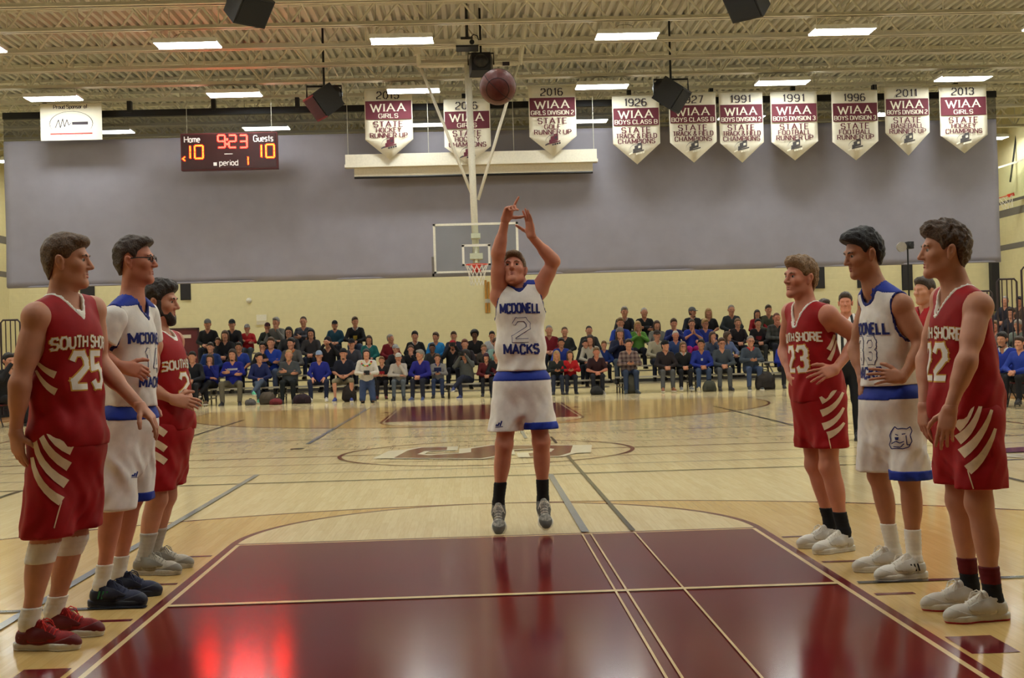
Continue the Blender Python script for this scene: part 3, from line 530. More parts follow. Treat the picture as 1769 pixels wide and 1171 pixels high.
# ---- bleachers
m_alu = mat('bleacher_aluminium', rgb(186, 182, 170), .4, .5, var=.05); m_frame = mat('bleacher_frame', rgb(92, 88, 82), .5, .5)
SECT = {}
def bleacher(key, px0, px1, seats, label):
    x0, x1 = at(px0, 620, 30.2)[0], at(px1, 620, 30.2)[0]; L = x1-x0; e = empty('bleacher', ((x0+x1)/2, 29.8, 0), label, 'bleacher', 'portable bleachers along the far end')
    sm = MB().box(-L/2, L/2, -.125, .125, -.04, 0).mesh('seat_plank'); fm = MB().box(-L/2, L/2, -.13, .13, -.035, 0).mesh('foot_plank')
    for r, z in enumerate(seats):
        y = .1 + r*.64; o = link('seat_plank', sm, m_alu, e); o.location = (0, y, z)
        if r > 0: o = link('foot_plank', fm, m_alu, e); o.location = (0, y-.4, z-.43 if z > .47 else .05)
    n = max(2, int(L/1.7)+1)
    for i in range(n):
        x = -L/2+.25 + (L-.5)*i/(n-1); mb = MB()
        for r, z in enumerate(seats): y = .1+r*.64; mb.tube([(x, y, 0), (x, y, z-.04)], .022, 6)
        ye = .1+(len(seats)-1)*.64; mb.tube([(x, .1, .12), (x, ye, .12)], .02, 6).tube([(x, .1, seats[0]-.06), (x, ye, seats[-1]-.06)], .02, 6).tube([(x, .1, .12), (x, ye, seats[-1]-.1)], .016, 6)
        mb.build('frame_leg', m_frame, e)
    SECT[key] = (seats, x0, x1)
bleacher('L', 333, 620, (.43, .70, 1.0, 1.32), 'tall portable bleacher filled with spectators, left of the shooter')
bleacher('M', 626, 1050, (.38, .62, .88), 'low three-row bleacher in the middle, behind the shooter')
bleacher('R', 1060, 1348, (.43, .70, 1.0, 1.32), 'tall portable bleacher filled with spectators, right of the shooter')
def sidestand(sg, x0, y0, y1, ry, label):
    e = empty('side_bleacher', (sg*x0, (y0+y1)/2, 0), label, 'bleacher'); L = y1-y0
    m_w = mat('bleacher_wood', rgb(150, 108, 62), .4, var=.15, scale=12)
    for r in range(5):
        x = sg*(.2+r*.66); MB().box(min(x, x+sg*.28), max(x, x+sg*.28), -L/2, L/2, .4+.3*r, .44+.3*r).build('seat_plank', m_w, e)
        xa = sg*(-.25+r*.66); MB().box(min(xa, xa+sg*.66), max(xa, xa+sg*.66), -L/2, L/2, .01+.3*r if r else .0, .04+.3*r).build('foot_deck', m_w, e)
        MB().box(min(x+sg*.13, x+sg*.15), max(x+sg*.13, x+sg*.15), -L/2+.02, L/2-.02, .02, .4+.3*r).build('riser', m_dkpan, e)
    m_rail = mat('dark_maroon_rail', rgb(50, 34, 38), .4)
    yr = ry-(y0+y1)/2
    for r in range(6):
        xa = sg*(-.15+r*.53); xb = sg*(.27+r*.53); z0 = .1+.3*r; z1 = 2.18+.24*r; mb = MB()
        mb.tube([(xa, yr, z0), (xa, yr, z1-.06), (xa+sg*.05, yr, z1), (xb-sg*.05, yr, z1), (xb, yr, z1-.06), (xb, yr, z0)], .022, 6)
        for k in (1, 2, 3): x = xa+(xb-xa)*k/4; mb.tube([(x, yr, z0), (x, yr, z1)], .013, 6)
        mb.tube([(xa, yr, z0+.1), (xb, yr, z0+.1)], .014, 6).build('end_rail', m_rail, e)
sidestand(1, 10.6, 13.0, 28.3, 23.6, 'side bleacher with dark end rails at the right edge of the picture')
sidestand(-1, 10.2, 14.0, 26.7, 25.3, 'side bleacher with dark end rails at the left edge of the picture')
# camera mast behind the players on the right
q = at(1568, 430, 20.0); e = empty('camera_mast', (q[0], q[1], 0), 'thin black mast with a small camera behind the players on the right', 'camera mast')
MB().tube([(0, 0, .05), (0, 0, 1.6)], .025, 8).tube([(0, 0, 1.5), (0, 0, q[2])], .016, 8).build('pole', m_blackmetal, e)
for i in range(3): aa = i*2.094+.4; MB().tube([(0, 0, .75), (.45*math.cos(aa), .45*math.sin(aa), .02)], .014, 6).build('leg', m_blackmetal, e)
MB().box(-.02, .09, -.08, .08, q[2], q[2]+.13).tube([(.03, -.08, q[2]+.06), (.03, -.15, q[2]+.06)], .04, 12).build('camera_body', m_spk, e); MB().tube([(-.11, -.02, q[2]+.04), (-.11, .03, q[2]+.04)], .09, 18).build('round_reflector', mat('pale_reflector', rgb(150, 142, 130), .4), e)
# ================================================================== FIGURES: smooth blended solids meshed on a grid
def nrm(v): v = np.asarray(v, float); return v/(np.linalg.norm(v)+1e-12)
V3 = lambda *a: np.array(a, float)
def cone(a, b, ra, rb, k=.03): return ('c', np.asarray(a, float), np.asarray(b, float), ra, rb, k)
def ell(c, ax, r, k=.03): return ('e', np.asarray(c, float), np.asarray(ax, float), np.asarray(r, float), k)
I3 = np.eye(3)
def prim_bounds(p):
    if p[0] == 'c': lo = np.minimum(p[1]-p[3], p[2]-p[4]); hi = np.maximum(p[1]+p[3], p[2]+p[4])
    else:
        e = np.sqrt(((p[2]*p[3][:, None])**2).sum(0)); lo = p[1]-e; hi = p[1]+e
    return lo, hi
def bounds(prims, pad):
    B = [prim_bounds(p) for p in prims]; return np.min([b[0] for b in B], 0)-pad, np.max([b[1] for b in B], 0)+pad
class Grid:
    def __init__(s, lo, hi, h):
        s.h = h; s.lo = np.asarray(lo, float); n = np.ceil((np.asarray(hi)-s.lo)/h).astype(int)+1
        s.ax = [(s.lo[i] + h*np.arange(n[i])).astype(np.float32) for i in range(3)]; s.n = n
    def xyz(s): return s.ax[0][:, None, None], s.ax[1][None, :, None], s.ax[2][None, None, :]
    def field(s, prims, far=.2, ext=0.0):
        F = np.full(s.n, far, np.float32)
        for p in prims: s.blend(F, p, ext)
        return F
    def blend(s, F, p, ext=0.0, sub=False):
        k = p[-1]; lo, hi = prim_bounds(p); m = k + 4*s.h + ext
        i0 = np.maximum(np.floor((lo-m-s.lo)/s.h).astype(int), 0); i1 = np.minimum(np.ceil((hi+m-s.lo)/s.h).astype(int)+1, s.n)
        if np.any(i1 <= i0): return
        X = s.ax[0][i0[0]:i1[0], None, None]; Y = s.ax[1][None, i0[1]:i1[1], None]; Z = s.ax[2][None, None, i0[2]:i1[2]]
        if p[0] == 'c':
            a, b, ra, rb = p[1], p[2], p[3], p[4]; d = b-a; L2 = max(float(d@d), 1e-9); px, py, pz = X-a[0], Y-a[1], Z-a[2]
            t = np.clip((px*d[0]+py*d[1]+pz*d[2])/L2, 0, 1); D = np.sqrt((px-t*d[0])**2+(py-t*d[1])**2+(pz-t*d[2])**2) - (ra+(rb-ra)*t)
        else:
            c, A, r = p[1], p[2], p[3]; px, py, pz = X-c[0], Y-c[1], Z-c[2]; k0 = 0; k1 = 0
            for i in range(3):
                q = px*A[i, 0]+py*A[i, 1]+pz*A[i, 2]; k0 = k0+(q/r[i])**2; k1 = k1+(q/r[i]**2)**2
            k0 = np.sqrt(k0); D = k0*(k0-1)/(np.sqrt(k1)+1e-6)
        sl = (slice(i0[0], i1[0]), slice(i0[1], i1[1]), slice(i0[2], i1[2])); G = F[sl]; D = D.astype(np.float32)
        if sub: D = -D; hh = np.maximum(k-np.abs(G-D), 0)/k; F[sl] = np.maximum(G, D)+hh*hh*k*.25
        else: hh = np.maximum(k-np.abs(G-D), 0)/k; F[sl] = np.minimum(G, D)-hh*hh*k*.25
    def plane(s, p, n): X, Y, Z = s.xyz(); return ((X-p[0])*n[0]+(Y-p[1])*n[1]+(Z-p[2])*n[2]).astype(np.float32)
    def mesh(s, F):
        F = F.copy(); F[0], F[-1], F[:, 0], F[:, -1], F[:, :, 0], F[:, :, -1] = (np.maximum(F[0], 1e-3), np.maximum(F[-1], 1e-3), np.maximum(F[:, 0], 1e-3), np.maximum(F[:, -1], 1e-3), np.maximum(F[:, :, 0], 1e-3), np.maximum(F[:, :, -1], 1e-3))
        ins = F < 0; nx, ny, nz = F.shape
        cnt = np.zeros((nx-1, ny-1, nz-1), np.int8)
        for dx in (0, 1):
            for dy in (0, 1):
                for dz in (0, 1): cnt += ins[dx:nx-1+dx, dy:ny-1+dy, dz:nz-1+dz]
        act = (cnt > 0) & (cnt < 8); C = np.argwhere(act)
        if len(C) == 0: return np.zeros((0, 3)), np.zeros((0, 4), int)
        idx = np.full(act.shape, -1, np.int32); idx[act] = np.arange(len(C))
        P = np.zeros((len(C), 3)); N = np.zeros(len(C))
        cor = [(a, b, c) for a in (0, 1) for b in (0, 1) for c in (0, 1)]; val = {q: F[C[:, 0]+q[0], C[:, 1]+q[1], C[:, 2]+q[2]] for q in cor}
        for q in cor:
            for ax in range(3):
                if q[ax] == 0:
                    r = list(q); r[ax] = 1; r = tuple(r); a, b = val[q], val[r]; m = (a < 0) != (b < 0); t = a[m]/(a[m]-b[m]); base = np.array(q, float)
                    P[m] += base; P[m, ax] += t; N[m] += 1
        Vt = s.lo + s.h*(C + P/N[:, None]); Q = []
        for ax in range(3):
            sl0 = [slice(None)]*3; sl1 = [slice(None)]*3; sl0[ax] = slice(0, -1); sl1[ax] = slice(1, None)
            ch = ins[tuple(sl0)] != ins[tuple(sl1)]; E = np.argwhere(ch); b, c = [(1, 2), (2, 0), (0, 1)][ax]
            E = E[(E[:, b] > 0) & (E[:, c] > 0) & (E[:, b] < F.shape[b]-1) & (E[:, c] < F.shape[c]-1)]
            if len(E) == 0: continue
            def cell(db, dc): e = E.copy(); e[:, b] += db; e[:, c] += dc; return idx[e[:, 0], e[:, 1], e[:, 2]]
            q = np.stack([cell(-1, -1), cell(0, -1), cell(0, 0), cell(-1, 0)], 1); inn = ins[E[:, 0], E[:, 1], E[:, 2]]; q[~inn] = q[~inn][:, ::-1]; Q.append(q)
        return Vt, np.concatenate(Q)
def smooth_mesh(V, Q, it=1, lam=.5):
    if len(V) == 0: return V
    for _ in range(it):
        S = np.zeros_like(V); n = np.zeros(len(V))
        for a, b in ((0, 1), (1, 2), (2, 3), (3, 0)):
            np.add.at(S, Q[:, a], V[Q[:, b]]); np.add.at(n, Q[:, a], 1); np.add.at(S, Q[:, b], V[Q[:, a]]); np.add.at(n, Q[:, b], 1)
        V = V + lam*(S/np.maximum(n, 1)[:, None]-V)
    return V
def join_np(ms):
    Vs, Qs, n = [], [], 0
    for V, Q in ms: Vs.append(V); Qs.append(Q+n); n += len(V)
    return np.concatenate(Vs), np.concatenate(Qs)
def np_mesh(name, V, Q, smooth=True):
    me = bpy.data.meshes.new(name); me.vertices.add(len(V)); me.vertices.foreach_set('co', V.astype(np.float32).ravel())
    me.loops.add(len(Q)*4); me.loops.foreach_set('vertex_index', Q.astype(np.int32).ravel()); me.polygons.add(len(Q)); me.polygons.foreach_set('loop_start', np.arange(0, len(Q)*4, 4, dtype=np.int32))
    me.update(calc_edges=True); me.validate()
    if smooth: me.polygons.foreach_set('use_smooth', np.ones(len(me.polygons), bool))
    return me
def wob(g, f, ph=0.0):
    X, Y, Z = g.xyz(); return (np.sin(f*X+2.1*np.sin(f*.31*Z+ph)+ph)*np.sin(f*.93*Y+1.7*np.sin(f*.27*Z+1+ph)+.5)).astype(np.float32)
def rodr(v, ax, a):
    ax = nrm(ax); c, s = math.cos(a), math.sin(a); return v*c + np.cross(ax, v)*s + ax*(ax@v)*(1-c)

# ---- head in its own frame: rows right, forward, up
def head_frame(fwd, up=(0, 0, 1), tilt=0.0):
    f = nrm(fwd); r = nrm(np.cross(f, up)); u = np.cross(r, f); u2 = nrm(u*math.cos(tilt)+r*math.sin(tilt)); return np.array([np.cross(f, u2), f, u2])
def head_prims(c, A, s=1.0, fine=True, beard=False):
    T = lambda x, y, z: np.asarray(c) + s*(A.T @ np.array([x, y, z])); e = lambda p, r, k: ell(T(*p), A, np.array(r)*s, k*s); k = lambda p, q, ra, rb, kk: cone(T(*p), T(*q), ra*s, rb*s, kk*s)
    add = [e((0, -.014, .035), (.075, .098, .087), .02), e((0, .028, -.03), (.06, .066, .088), .03), k((.045, .0, -.068), (.012, .072, -.104), .02, .019, .03), k((-.045, .0, -.068), (-.012, .072, -.104), .02, .019, .03),
           e((.04, .06, -.022), (.024, .024, .024), .02), e((-.04, .06, -.022), (.024, .024, .024), .02), k((-.036, .08, .024), (.036, .08, .024), .013, .013, .015)]
    for x in (1, -1): add += [e((x*.081, -.01, -.006), (.0085, .018, .03), .004), e((x*.088, -.014, .002), (.006, .016, .024), .004), e((x*.079, -.004, -.032), (.007, .009, .012), .004)]
    if fine:
        add += [k((0, .09, .012), (0, .112, -.03), .008, .0115, .012), e((.011, .1, -.034), (.009, .011, .008), .006), e((-.011, .1, -.034), (.009, .011, .008), .006),
                k((-.02, .082, -.062), (.02, .082, -.062), .0075, .0075, .006), k((-.017, .081, -.074), (.017, .081, -.074), .0085, .0085, .006), e((0, .078, -.106), (.017, .014, .014), .012)]
        sub = [e((.032, .1, .003), (.019, .014, .0115), .012), e((-.032, .1, .003), (.019, .014, .0115), .012), k((-.02, .094, -.0682), (.02, .094, -.0682), .003, .003, .004), e((.094, -.006, -.004), (.0085, .009, .017), .004), e((-.094, -.006, -.004), (.0085, .009, .017), .004)]
    else: add += [k((0, .088, .012), (0, .11, -.03), .011, .014, .012), k((-.018, .08, -.068), (.018, .08, -.068), .011, .011, .01)]; sub = [e((.032, .102, .003), (.02, .016, .012), .012), e((-.032, .102, .003), (.02, .016, .012), .012)]
    return add, sub
def head_mesh(c, A, s, neck, h, fine=True):
    add, sub = head_prims(c, A, s, fine); add = add + [neck]; lo, hi = bounds(add[:-1], .015); lo[2] -= .01; g = Grid(lo, hi, h); F = g.field(add)
    for p in sub: g.blend(F, p, sub=True)
    return g.mesh(F)
def hair_mesh(c, A, s, style, h=.006, seed=0):
    """style: dict(side, top, front, back, long, fringe, line)"""
    T = lambda x, y, z: np.asarray(c) + s*(A.T @ np.array([x, y, z])); st = dict(side=.008, top=.018, fringe=0, long=0, line=(-.012, .86), nape=-.085, messy=.006, pony=0, vol=0)
    st.update(style); sd, tp = st['side'], st['top']
    sk_ = [ell(T(0, -.014, .035), A, s*np.array((.075, .098, .087)), .015), cone(T(0, -.035, -.02), T(0, -.03, -.07), .062*s, .056*s, .03)]
    pr = []
    if tp > 0: pr += [ell(T(0, -.008, .05+tp*.45), A, s*np.array((.068+sd*.6, .088+sd*.6, .068+tp*.6)), .02)]
    if st['fringe']: pr += [ell(T(0, .062, .085+tp*.4), A, s*np.array((.056, .03+st['fringe'], .024+tp*.5)), .025)]
    if st['vol']: pr += [ell(T(0, -.01, .05), A, s*np.array((.1, .115, .1))*(1+st['vol']), .03)]
    if st['long']:
        L = st['long']
        for x in (-1, 1): pr += [cone(T(x*.07, -.02, .02), T(x*.075, .0, -.05-L), .03*s, .028*s, .03), cone(T(x*.035, -.075, .0), T(x*.04, -.08, -.08-L), .038*s, .034*s, .03)]
    if st['pony']: pr += [cone(T(0, -.105, .04), T(0, -.14, -.1), .024*s, .016*s, .02)]
    lo, hi = bounds(sk_+pr, .03); g = Grid(lo, hi, h); F0 = g.field(sk_, ext=.04)
    X, Y, Z = g.xyz(); lc = [((X-c[0])*a[0]+(Y-c[1])*a[1]+(Z-c[2])*a[2])/s for a in A]; u, y, z = lc; lz, sl = st['line']
    # hairline rises to the forehead, drops behind the ears to the nape; hair thins out towards it
    HY = [-.13, -.085, -.06, -.044, -.034, -.012, .008, .018, .027, .038, .058, .082, .11]; HZ = [-.1, -.092, -.07, -.03, .008, .026, .004, -.014, -.004, .03, .05, .064, .085]
    cut = np.interp(y.ravel(), HY, HZ).reshape(y.shape) + (lz+.012) - z
    thick = .0015 + sd*np.clip(-cut/.045, 0, 1)
    F = F0 - (thick*s).astype(np.float32)
    for p in pr: g.blend(F, p)
    if st['messy']: F = F + (st['messy']*np.clip(-cut/.05, .15, 1)*(np.sin(u*150+seed+3*np.sin(y*50))*np.sin(y*34+seed*2+2*np.sin(z*60))+.5*wob(g, 120/s, seed))).astype(np.float32)
    if st['long']: cut = np.where(y < .012, np.minimum(cut, -.01), cut)
    face = np.sqrt((u/.064)**2+((y-.075)/.07)**2+((z+.035)/.096)**2)-1
    F = np.maximum(F, (cut*.8*s).astype(np.float32))
    if not st['fringe'] or st['long']: F = np.maximum(F, (-face*.06*s).astype(np.float32))
    else: F = np.where(z < .05, np.maximum(F, (-face*.06*s).astype(np.float32)), F)
    return g.mesh(F)
# ---- hand: palm, four jointed fingers and a thumb leaving the side of the palm
def hand_prims(wr, d, n, side, curls=(20, 22, 25, 28), thumb=(.55, .25), s=1.0, spread=.06, point=None, tcurl=15):
    """wr wrist, d finger direction, n palm normal (out of the palm), side unit vector towards the thumb"""
    d = nrm(d); n = nrm(n - d*(n@d)); sd = nrm(side - d*(side@d) - n*(side@n)); pr = []; wr = np.asarray(wr, float)
    kn = [wr + s*(d*l + sd*o) for l, o in ((.092, .028), (.096, .009), (.092, -.010), (.084, -.027))]
    for i, q in enumerate(kn): pr.append(cone(wr + s*sd*(.016-.011*i) + s*d*.01, q - s*d*.004, .0165*s, .0115*s, .012*s))
    pr.append(ell(wr+s*d*.05, np.array([sd, n, d]), s*np.array((.036, .0135, .046)), .012*s)); pr.append(ell(wr+s*(d*.035+sd*.02+n*.008), np.array([sd, n, d]), s*np.array((.018, .016, .03)), .012*s))
    L = [(.042, .025, .021), (.046, .028, .022), (.042, .026, .021), (.034, .02, .019)]; R = [.0092, .0095, .009, .008]
    for i in range(4):
        p = kn[i]; dd = nrm(d + sd*(1.2-i*.85)*spread); c = math.radians(curls[i])
        for j in range(3):
            dd = rodr(dd, np.cross(dd, n), c*(1.0 if j < 2 else .7)) if abs(c) > 1e-4 else dd; q = p + s*L[i][j]*dd; pr.append(cone(p, q, R[i]*s*(1-.08*j), R[i]*s*(1-.08*(j+1)), .004*s)); p = q
    b = wr + s*(d*.028+sd*.026+n*.004); dd = nrm(d*(1-thumb[0])+sd*thumb[0]+n*thumb[1]); tc = math.radians(tcurl)
    for j, l in enumerate((.042, .032, .026)):
        q = b + s*l*dd; pr.append(cone(b, q, (.0135, .0112, .0102)[j]*s, (.0112, .0102, .0088)[j]*s, .006*s)); b = q; dd = rodr(dd, np.cross(dd, d*.7+n*.5), tc)
    return pr
def hand_mesh(pr, fore, h):
    lo, hi = bounds(pr, .008); g = Grid(lo, hi, h); F = g.field(pr, far=.05); g.blend(F, fore); return g.mesh(F)

# ---- whole figure from joints
def frames(J):
    hc = (J['hipL']+J['hipR'])/2; sc = (J['shL']+J['shR'])/2; up = nrm(sc-hc); rt = J['shR']-J['shL']; rt = nrm(rt-up*(rt@up)); fw = np.cross(up, rt)
    hr = J['hipR']-J['hipL']; hr = nrm(hr-up*(hr@up)); hf = np.cross(up, hr); return hc, sc, up, rt, fw, hr, hf
def torso_prims(J, w=1.0, inf=0.0, k=.06):
    hc, sc, up, rt, fw, hr, hf = frames(J); A = np.array([rt, fw, up]); Ah = np.array([hr, hf, up]); L = np.linalg.norm(sc-hc)
    return [ell(sc-up*.13+fw*.008, A, np.array((.158*w, .108*w, .185))+inf, k), ell(hc+up*L*.42+fw*.004, A, np.array((.136*w, .1*w, .17))+inf, k), ell(hc+up*.03, Ah, np.array((.15*w, .112*w, .125))+inf, k)]
def body_prims(J, w=1.0, m=1.0):
    hc, sc, up, rt, fw, hr, hf = frames(J); P = torso_prims(J, w); nb = J['neck']
    for s in 'LR':
        sh, el, wr = J['sh'+s], J['el'+s], J['wr'+s]; P += [cone(nb+(sh-nb)*.1, sh, .05, .052*m, .05), cone(sh, sh, .058*m, .058*m, .04), cone(sh, el, .05*m, .04*m, .03), cone(sh+(el-sh)*.35, sh+(el-sh)*.6, .047*m, .045*m, .03), cone(el, wr, .039*m, .0265*m, .02), cone(el+(wr-el)*.12, el+(wr-el)*.4, .043*m, .036*m, .03)]
        hp, kn, an = J['hip'+s], J['kn'+s], J['an'+s]; bk = -nrm(np.cross(np.cross(an-kn, J.get('kfwd', hf)), an-kn))
        bk = bk if bk@hf < 0 else -bk
        P += [cone(hp, kn, .085*m, .054*m, .05), cone(kn, kn, .054*m, .054*m, .03), cone(kn, an, .049*m, .034*m, .03), ell(kn+(an-kn)*.3+bk*.016, np.array([nrm(np.cross(an-kn, bk)), bk, nrm(an-kn)]), np.array((.049, .048, .12))*m, .04)]
    P.append(cone(nb, J['head']-nrm(J['head']-nb)*.02, .063*m, .057*m, .03)); return P
# ---- clothing, shoes and decals
def clip(F, G): return np.maximum(F, G)
class Deco:
    """print glued to a garment: 2-D quads projected onto its surface"""
    def __init__(s, V, Q): s.bvh = BVHTree.FromPolygons([tuple(v) for v in V], [tuple(q) for q in Q])
    def put(s, Q2, o, ux, uy, dr, off=.003, step=.014, far=.6, rays=None):
        mb = MB(); o, ux, uy, dr = [np.asarray(x, float) for x in (o, ux, uy, dr)]
        for qi, q in enumerate(Q2):
            q = [np.asarray(p, float) for p in q]; n1 = max(1, int(math.ceil(max(np.linalg.norm(q[1]-q[0]), np.linalg.norm(q[2]-q[3]))/step))); n2 = max(1, int(math.ceil(max(np.linalg.norm(q[3]-q[0]), np.linalg.norm(q[2]-q[1]))/step)))
            G = {}
            for i in range(n1+1):
                for j in range(n2+1):
                    a, b = i/n1, j/n2; p = (q[0]*(1-a)+q[1]*a)*(1-b)+(q[3]*(1-a)+q[2]*a)*b
                    if rays: org, d = rays(p)
                    else: org, d = o+ux*p[0]+uy*p[1], dr
                    loc, nn, fi, ds = s.bvh.ray_cast(Vector(org), Vector(d), far)
                    if loc is not None:
                        if nn.dot(Vector(d)) > 0: nn = -nn
                        if nn.dot(Vector(d)) < -.12: G[i, j] = np.array(loc)+np.array(nn)*(off+2.5e-5*(qi % 40))
            for i in range(n1):
                for j in range(n2):
                    ks = ((i, j), (i+1, j), (i+1, j+1), (i, j+1))
                    if all(k in G for k in ks):
                        P = [G[k] for k in ks]
                        if max(np.linalg.norm(P[0]-P[2]), np.linalg.norm(P[1]-P[3])) < step*5: mb.quad(*P)
        return mb
    def pix(s, polys, step=5.0, off=.003, far=12.0):
        """quads given in the photograph's frame, laid on the garment where they show"""
        return s.put(polys, (0,0,0), (0,0,0), (0,0,0), (0,0,1), off, step, far, rays=lambda p: (CAM, nrm(ray(*p))))
def fix_step(mb): return mb
def skin_mat(name, c): return mat(name, c, .5, var=.07, scale=14, bump=.03, spec=.35)
def cloth_mat(name, c, rough=.75): return mat('cloth_'+name, c, rough, var=.06, scale=24, bump=.12, spec=.25)
# shoe prototype: x towards the toe, length about .3, sole on z=0
def shoe_meshes(h=.006):
    up = [cone((-.09, 0, .05), (-.02, 0, .058), .036, .039, .03), cone((-.02, 0, .055), (.11, .004, .038), .04, .036, .04), cone((.1, .0, .036), (.145, .0, .03), .036, .026, .03), cone((-.085, 0, .06), (-.075, 0, .1), .036, .041, .03), cone((.035, 0, .075), (-.03, 0, .12), .024, .018, .02)]
    lo, hi = bounds(up, .015); g = Grid(lo, hi, h); F = g.field(up); F = clip(F, g.plane((0, 0, .018), (0, 0, -1))); c = cone((-.078, 0, .085), (-.066, 0, .2), .034, .036, .01); g.blend(F, c, sub=True); U = g.mesh(F)
    OV = F - .0028; Xs, Ys, Zs = g.xyz(); reg = np.minimum(np.minimum(Zs-.04-.35*np.maximum(Xs-.06, 0)+0*Xs, np.maximum(Xs+.062, Zs-.085)+0*Ys), np.maximum(np.abs(Xs+.0)-.07, .026-np.abs(Ys))+np.maximum(.06-Zs, 0)).astype(np.float32); reg = np.maximum(reg, .02-Zs); V_ = g.mesh(clip(OV, reg))
    so = [cone((-.105, 0, .02), (-.03, 0, .02), .041, .037, .03), cone((-.03, 0, .02), (.09, .003, .02), .037, .048, .03), cone((.09, .003, .02), (.14, 0, .026), .046, .032, .03)]
    lo, hi = bounds(so, .02); g = Grid(lo, hi, h); F = g.field(so); F = clip(F, np.abs(g.plane((0, 0, .016), (0, 0, 1)))-.018); S = g.mesh(F)
    tr = [cone((-.105, 0, .02), (-.03, 0, .02), .043, .039, .03), cone((-.03, 0, .02), (.09, .003, .02), .039, .05, .03), cone((.09, .003, .02), (.14, 0, .026), .048, .034, .03)]
    g = Grid(lo-.01, hi+.01, h); F = g.field(tr); F = clip(F, np.abs(g.plane((0, 0, .004), (0, 0, 1)))-.006); T = g.mesh(F)
    la = MB()
    la.tube([(.1, -.036, .03), (.105, -.03, .05), (.108, 0, .066), (.105, .03, .05), (.1, .036, .03)], .003, 5)
    for i in range(6):
        t = i/5; x = .075-.095*t; z = .073+.047*t; wv = .03-.006*t; la.tube([(x, -wv, z-.012), (x+.004, -wv*.4, z+.006), (x+.004, wv*.4, z+.006), (x, wv, z-.012)], .0035, 5)
    for sgn in (-1, 1): la.tube([(-.01, 0, .125), (.0, sgn*.02, .135), (.02, sgn*.035, .122), (.03, sgn*.03, .105)], .003, 5); la.tube([(-.01, 0, .125), (.01, sgn*.03, .12), (.03, sgn*.045, .09)], .0028, 5)
    return np_mesh('shoe_upper', smooth_mesh(*U, 1), U[1]), np_mesh('shoe_sole', *S), np_mesh('shoe_tread', *T), la.mesh('laces'), np_mesh('shoe_overlay', *V_)
SHOE = shoe_meshes(.005)
def overlay_of(m):
    nm = m.name + '_overlay'
    if nm in _M: return _M[nm]
    c = [n for n in m.node_tree.nodes if n.type == 'VALTORGB'][0].color_ramp.elements[0].color; return mat(nm, tuple(x*(.62 if max(c[:3]) < .4 else .84) for x in c[:3]), .55, var=.05)
def put_shoe(parent, ankle, toe, m_up, m_so, m_la, m_tr=None, s=1.0, pitch=0.0, label=None, stripes=None, zsole=None, loc_off=None):
    """toe: direction on the floor; the heel sits under the ankle; pitch > 0 points the toe down"""
    t = np.array([toe[0], toe[1], 0.0]); t = nrm(t); a = math.atan2(t[1], t[0]); base = np.array([ankle[0], ankle[1], 0.0]) + t*.072*s
    z = ankle[2]-.1*s if zsole is None else zsole
    M = Matrix.Translation((base[0], base[1], z)) @ Matrix.Rotation(a, 4, 'Z')
    if pitch: M = Matrix.Translation((ankle[0], ankle[1], ankle[2])) @ Matrix.Rotation(a, 4, 'Z') @ Matrix.Rotation(pitch, 4, 'Y') @ Matrix.Translation((.072*s, 0, -.1*s))
    M = M @ Matrix.Scale(s, 4); PM = parent.matrix_world.copy() if parent.parent is None else parent.matrix_world
    loc = Matrix.Translation(-Vector(parent.location)) @ M
    u = link('shoe', SHOE[0], m_up, parent); u.matrix_local = loc
    link('sole', SHOE[1], m_so, u); link('tread', SHOE[2], m_tr or m_so, u); link('laces', SHOE[3], m_la, u); link('overlay', SHOE[4], overlay_of(m_up), u)
    if stripes is not None:
        for sg in (-1, 1):
            mb = MB()
            for i in range(3): x = -.075+i*.02; mb.add([(x, sg*.049, .045), (x+.009, sg*.049, .045), (x+.021, sg*.048, .085), (x+.012, sg*.048, .085)], [(0, 1, 2, 3)])
            mb.build('side_stripes', stripes, u)
    return u
def sneaker_eye(c, A, s, parent, m_white, m_iris, m_lid):
    for x in (-1, 1):
        p = np.asarray(c) + s*(A.T @ np.array([x*.032, .0755, .003])); mb = MB(); vs = []; n1, n2 = 8, 12
        ey = MB(); R = .0122*s
        prof = [(R*math.sin(math.pi*i/n1), R*math.cos(math.pi*i/n1)) for i in range(n1+1)]
        def sph(center, r, name, m):
            b_ = MB()
            for i in range(n1):
                for j in range(n2):
                    f = lambda a, b: center + r*np.array((math.sin(math.pi*a/n1)*math.cos(2*math.pi*b/n2), math.sin(math.pi*a/n1)*math.sin(2*math.pi*b/n2), math.cos(math.pi*a/n1)))
                    b_.quad(f(i, j), f(i+1, j), f(i+1, j+1), f(i, j+1))
            return b_.build(name, m, parent, True)
        e = sph(p-parent_loc(parent), R, 'eye', m_white)
        q = p + s*A[1]*.0052; o = sph(q-parent_loc(parent), .0086*s, 'iris', m_iris); o.parent = e
def parent_loc(o): return np.array(o.location)
def np_build(name, VQ, m, parent, smooth=0):
    V, Q = VQ
    if smooth: V = smooth_mesh(V, Q, smooth)
    return link(name, np_mesh(name, V-parent_loc(parent), Q), m, parent)
def mb_build(name, mb, m, parent):
    l = parent_loc(parent); mb.v = [(v[0]-l[0], v[1]-l[1], v[2]-l[2]) for v in mb.v]; me = bpy.data.meshes.new(name); me.from_pydata(mb.v, [], mb.f); return link(name, me, m, parent)
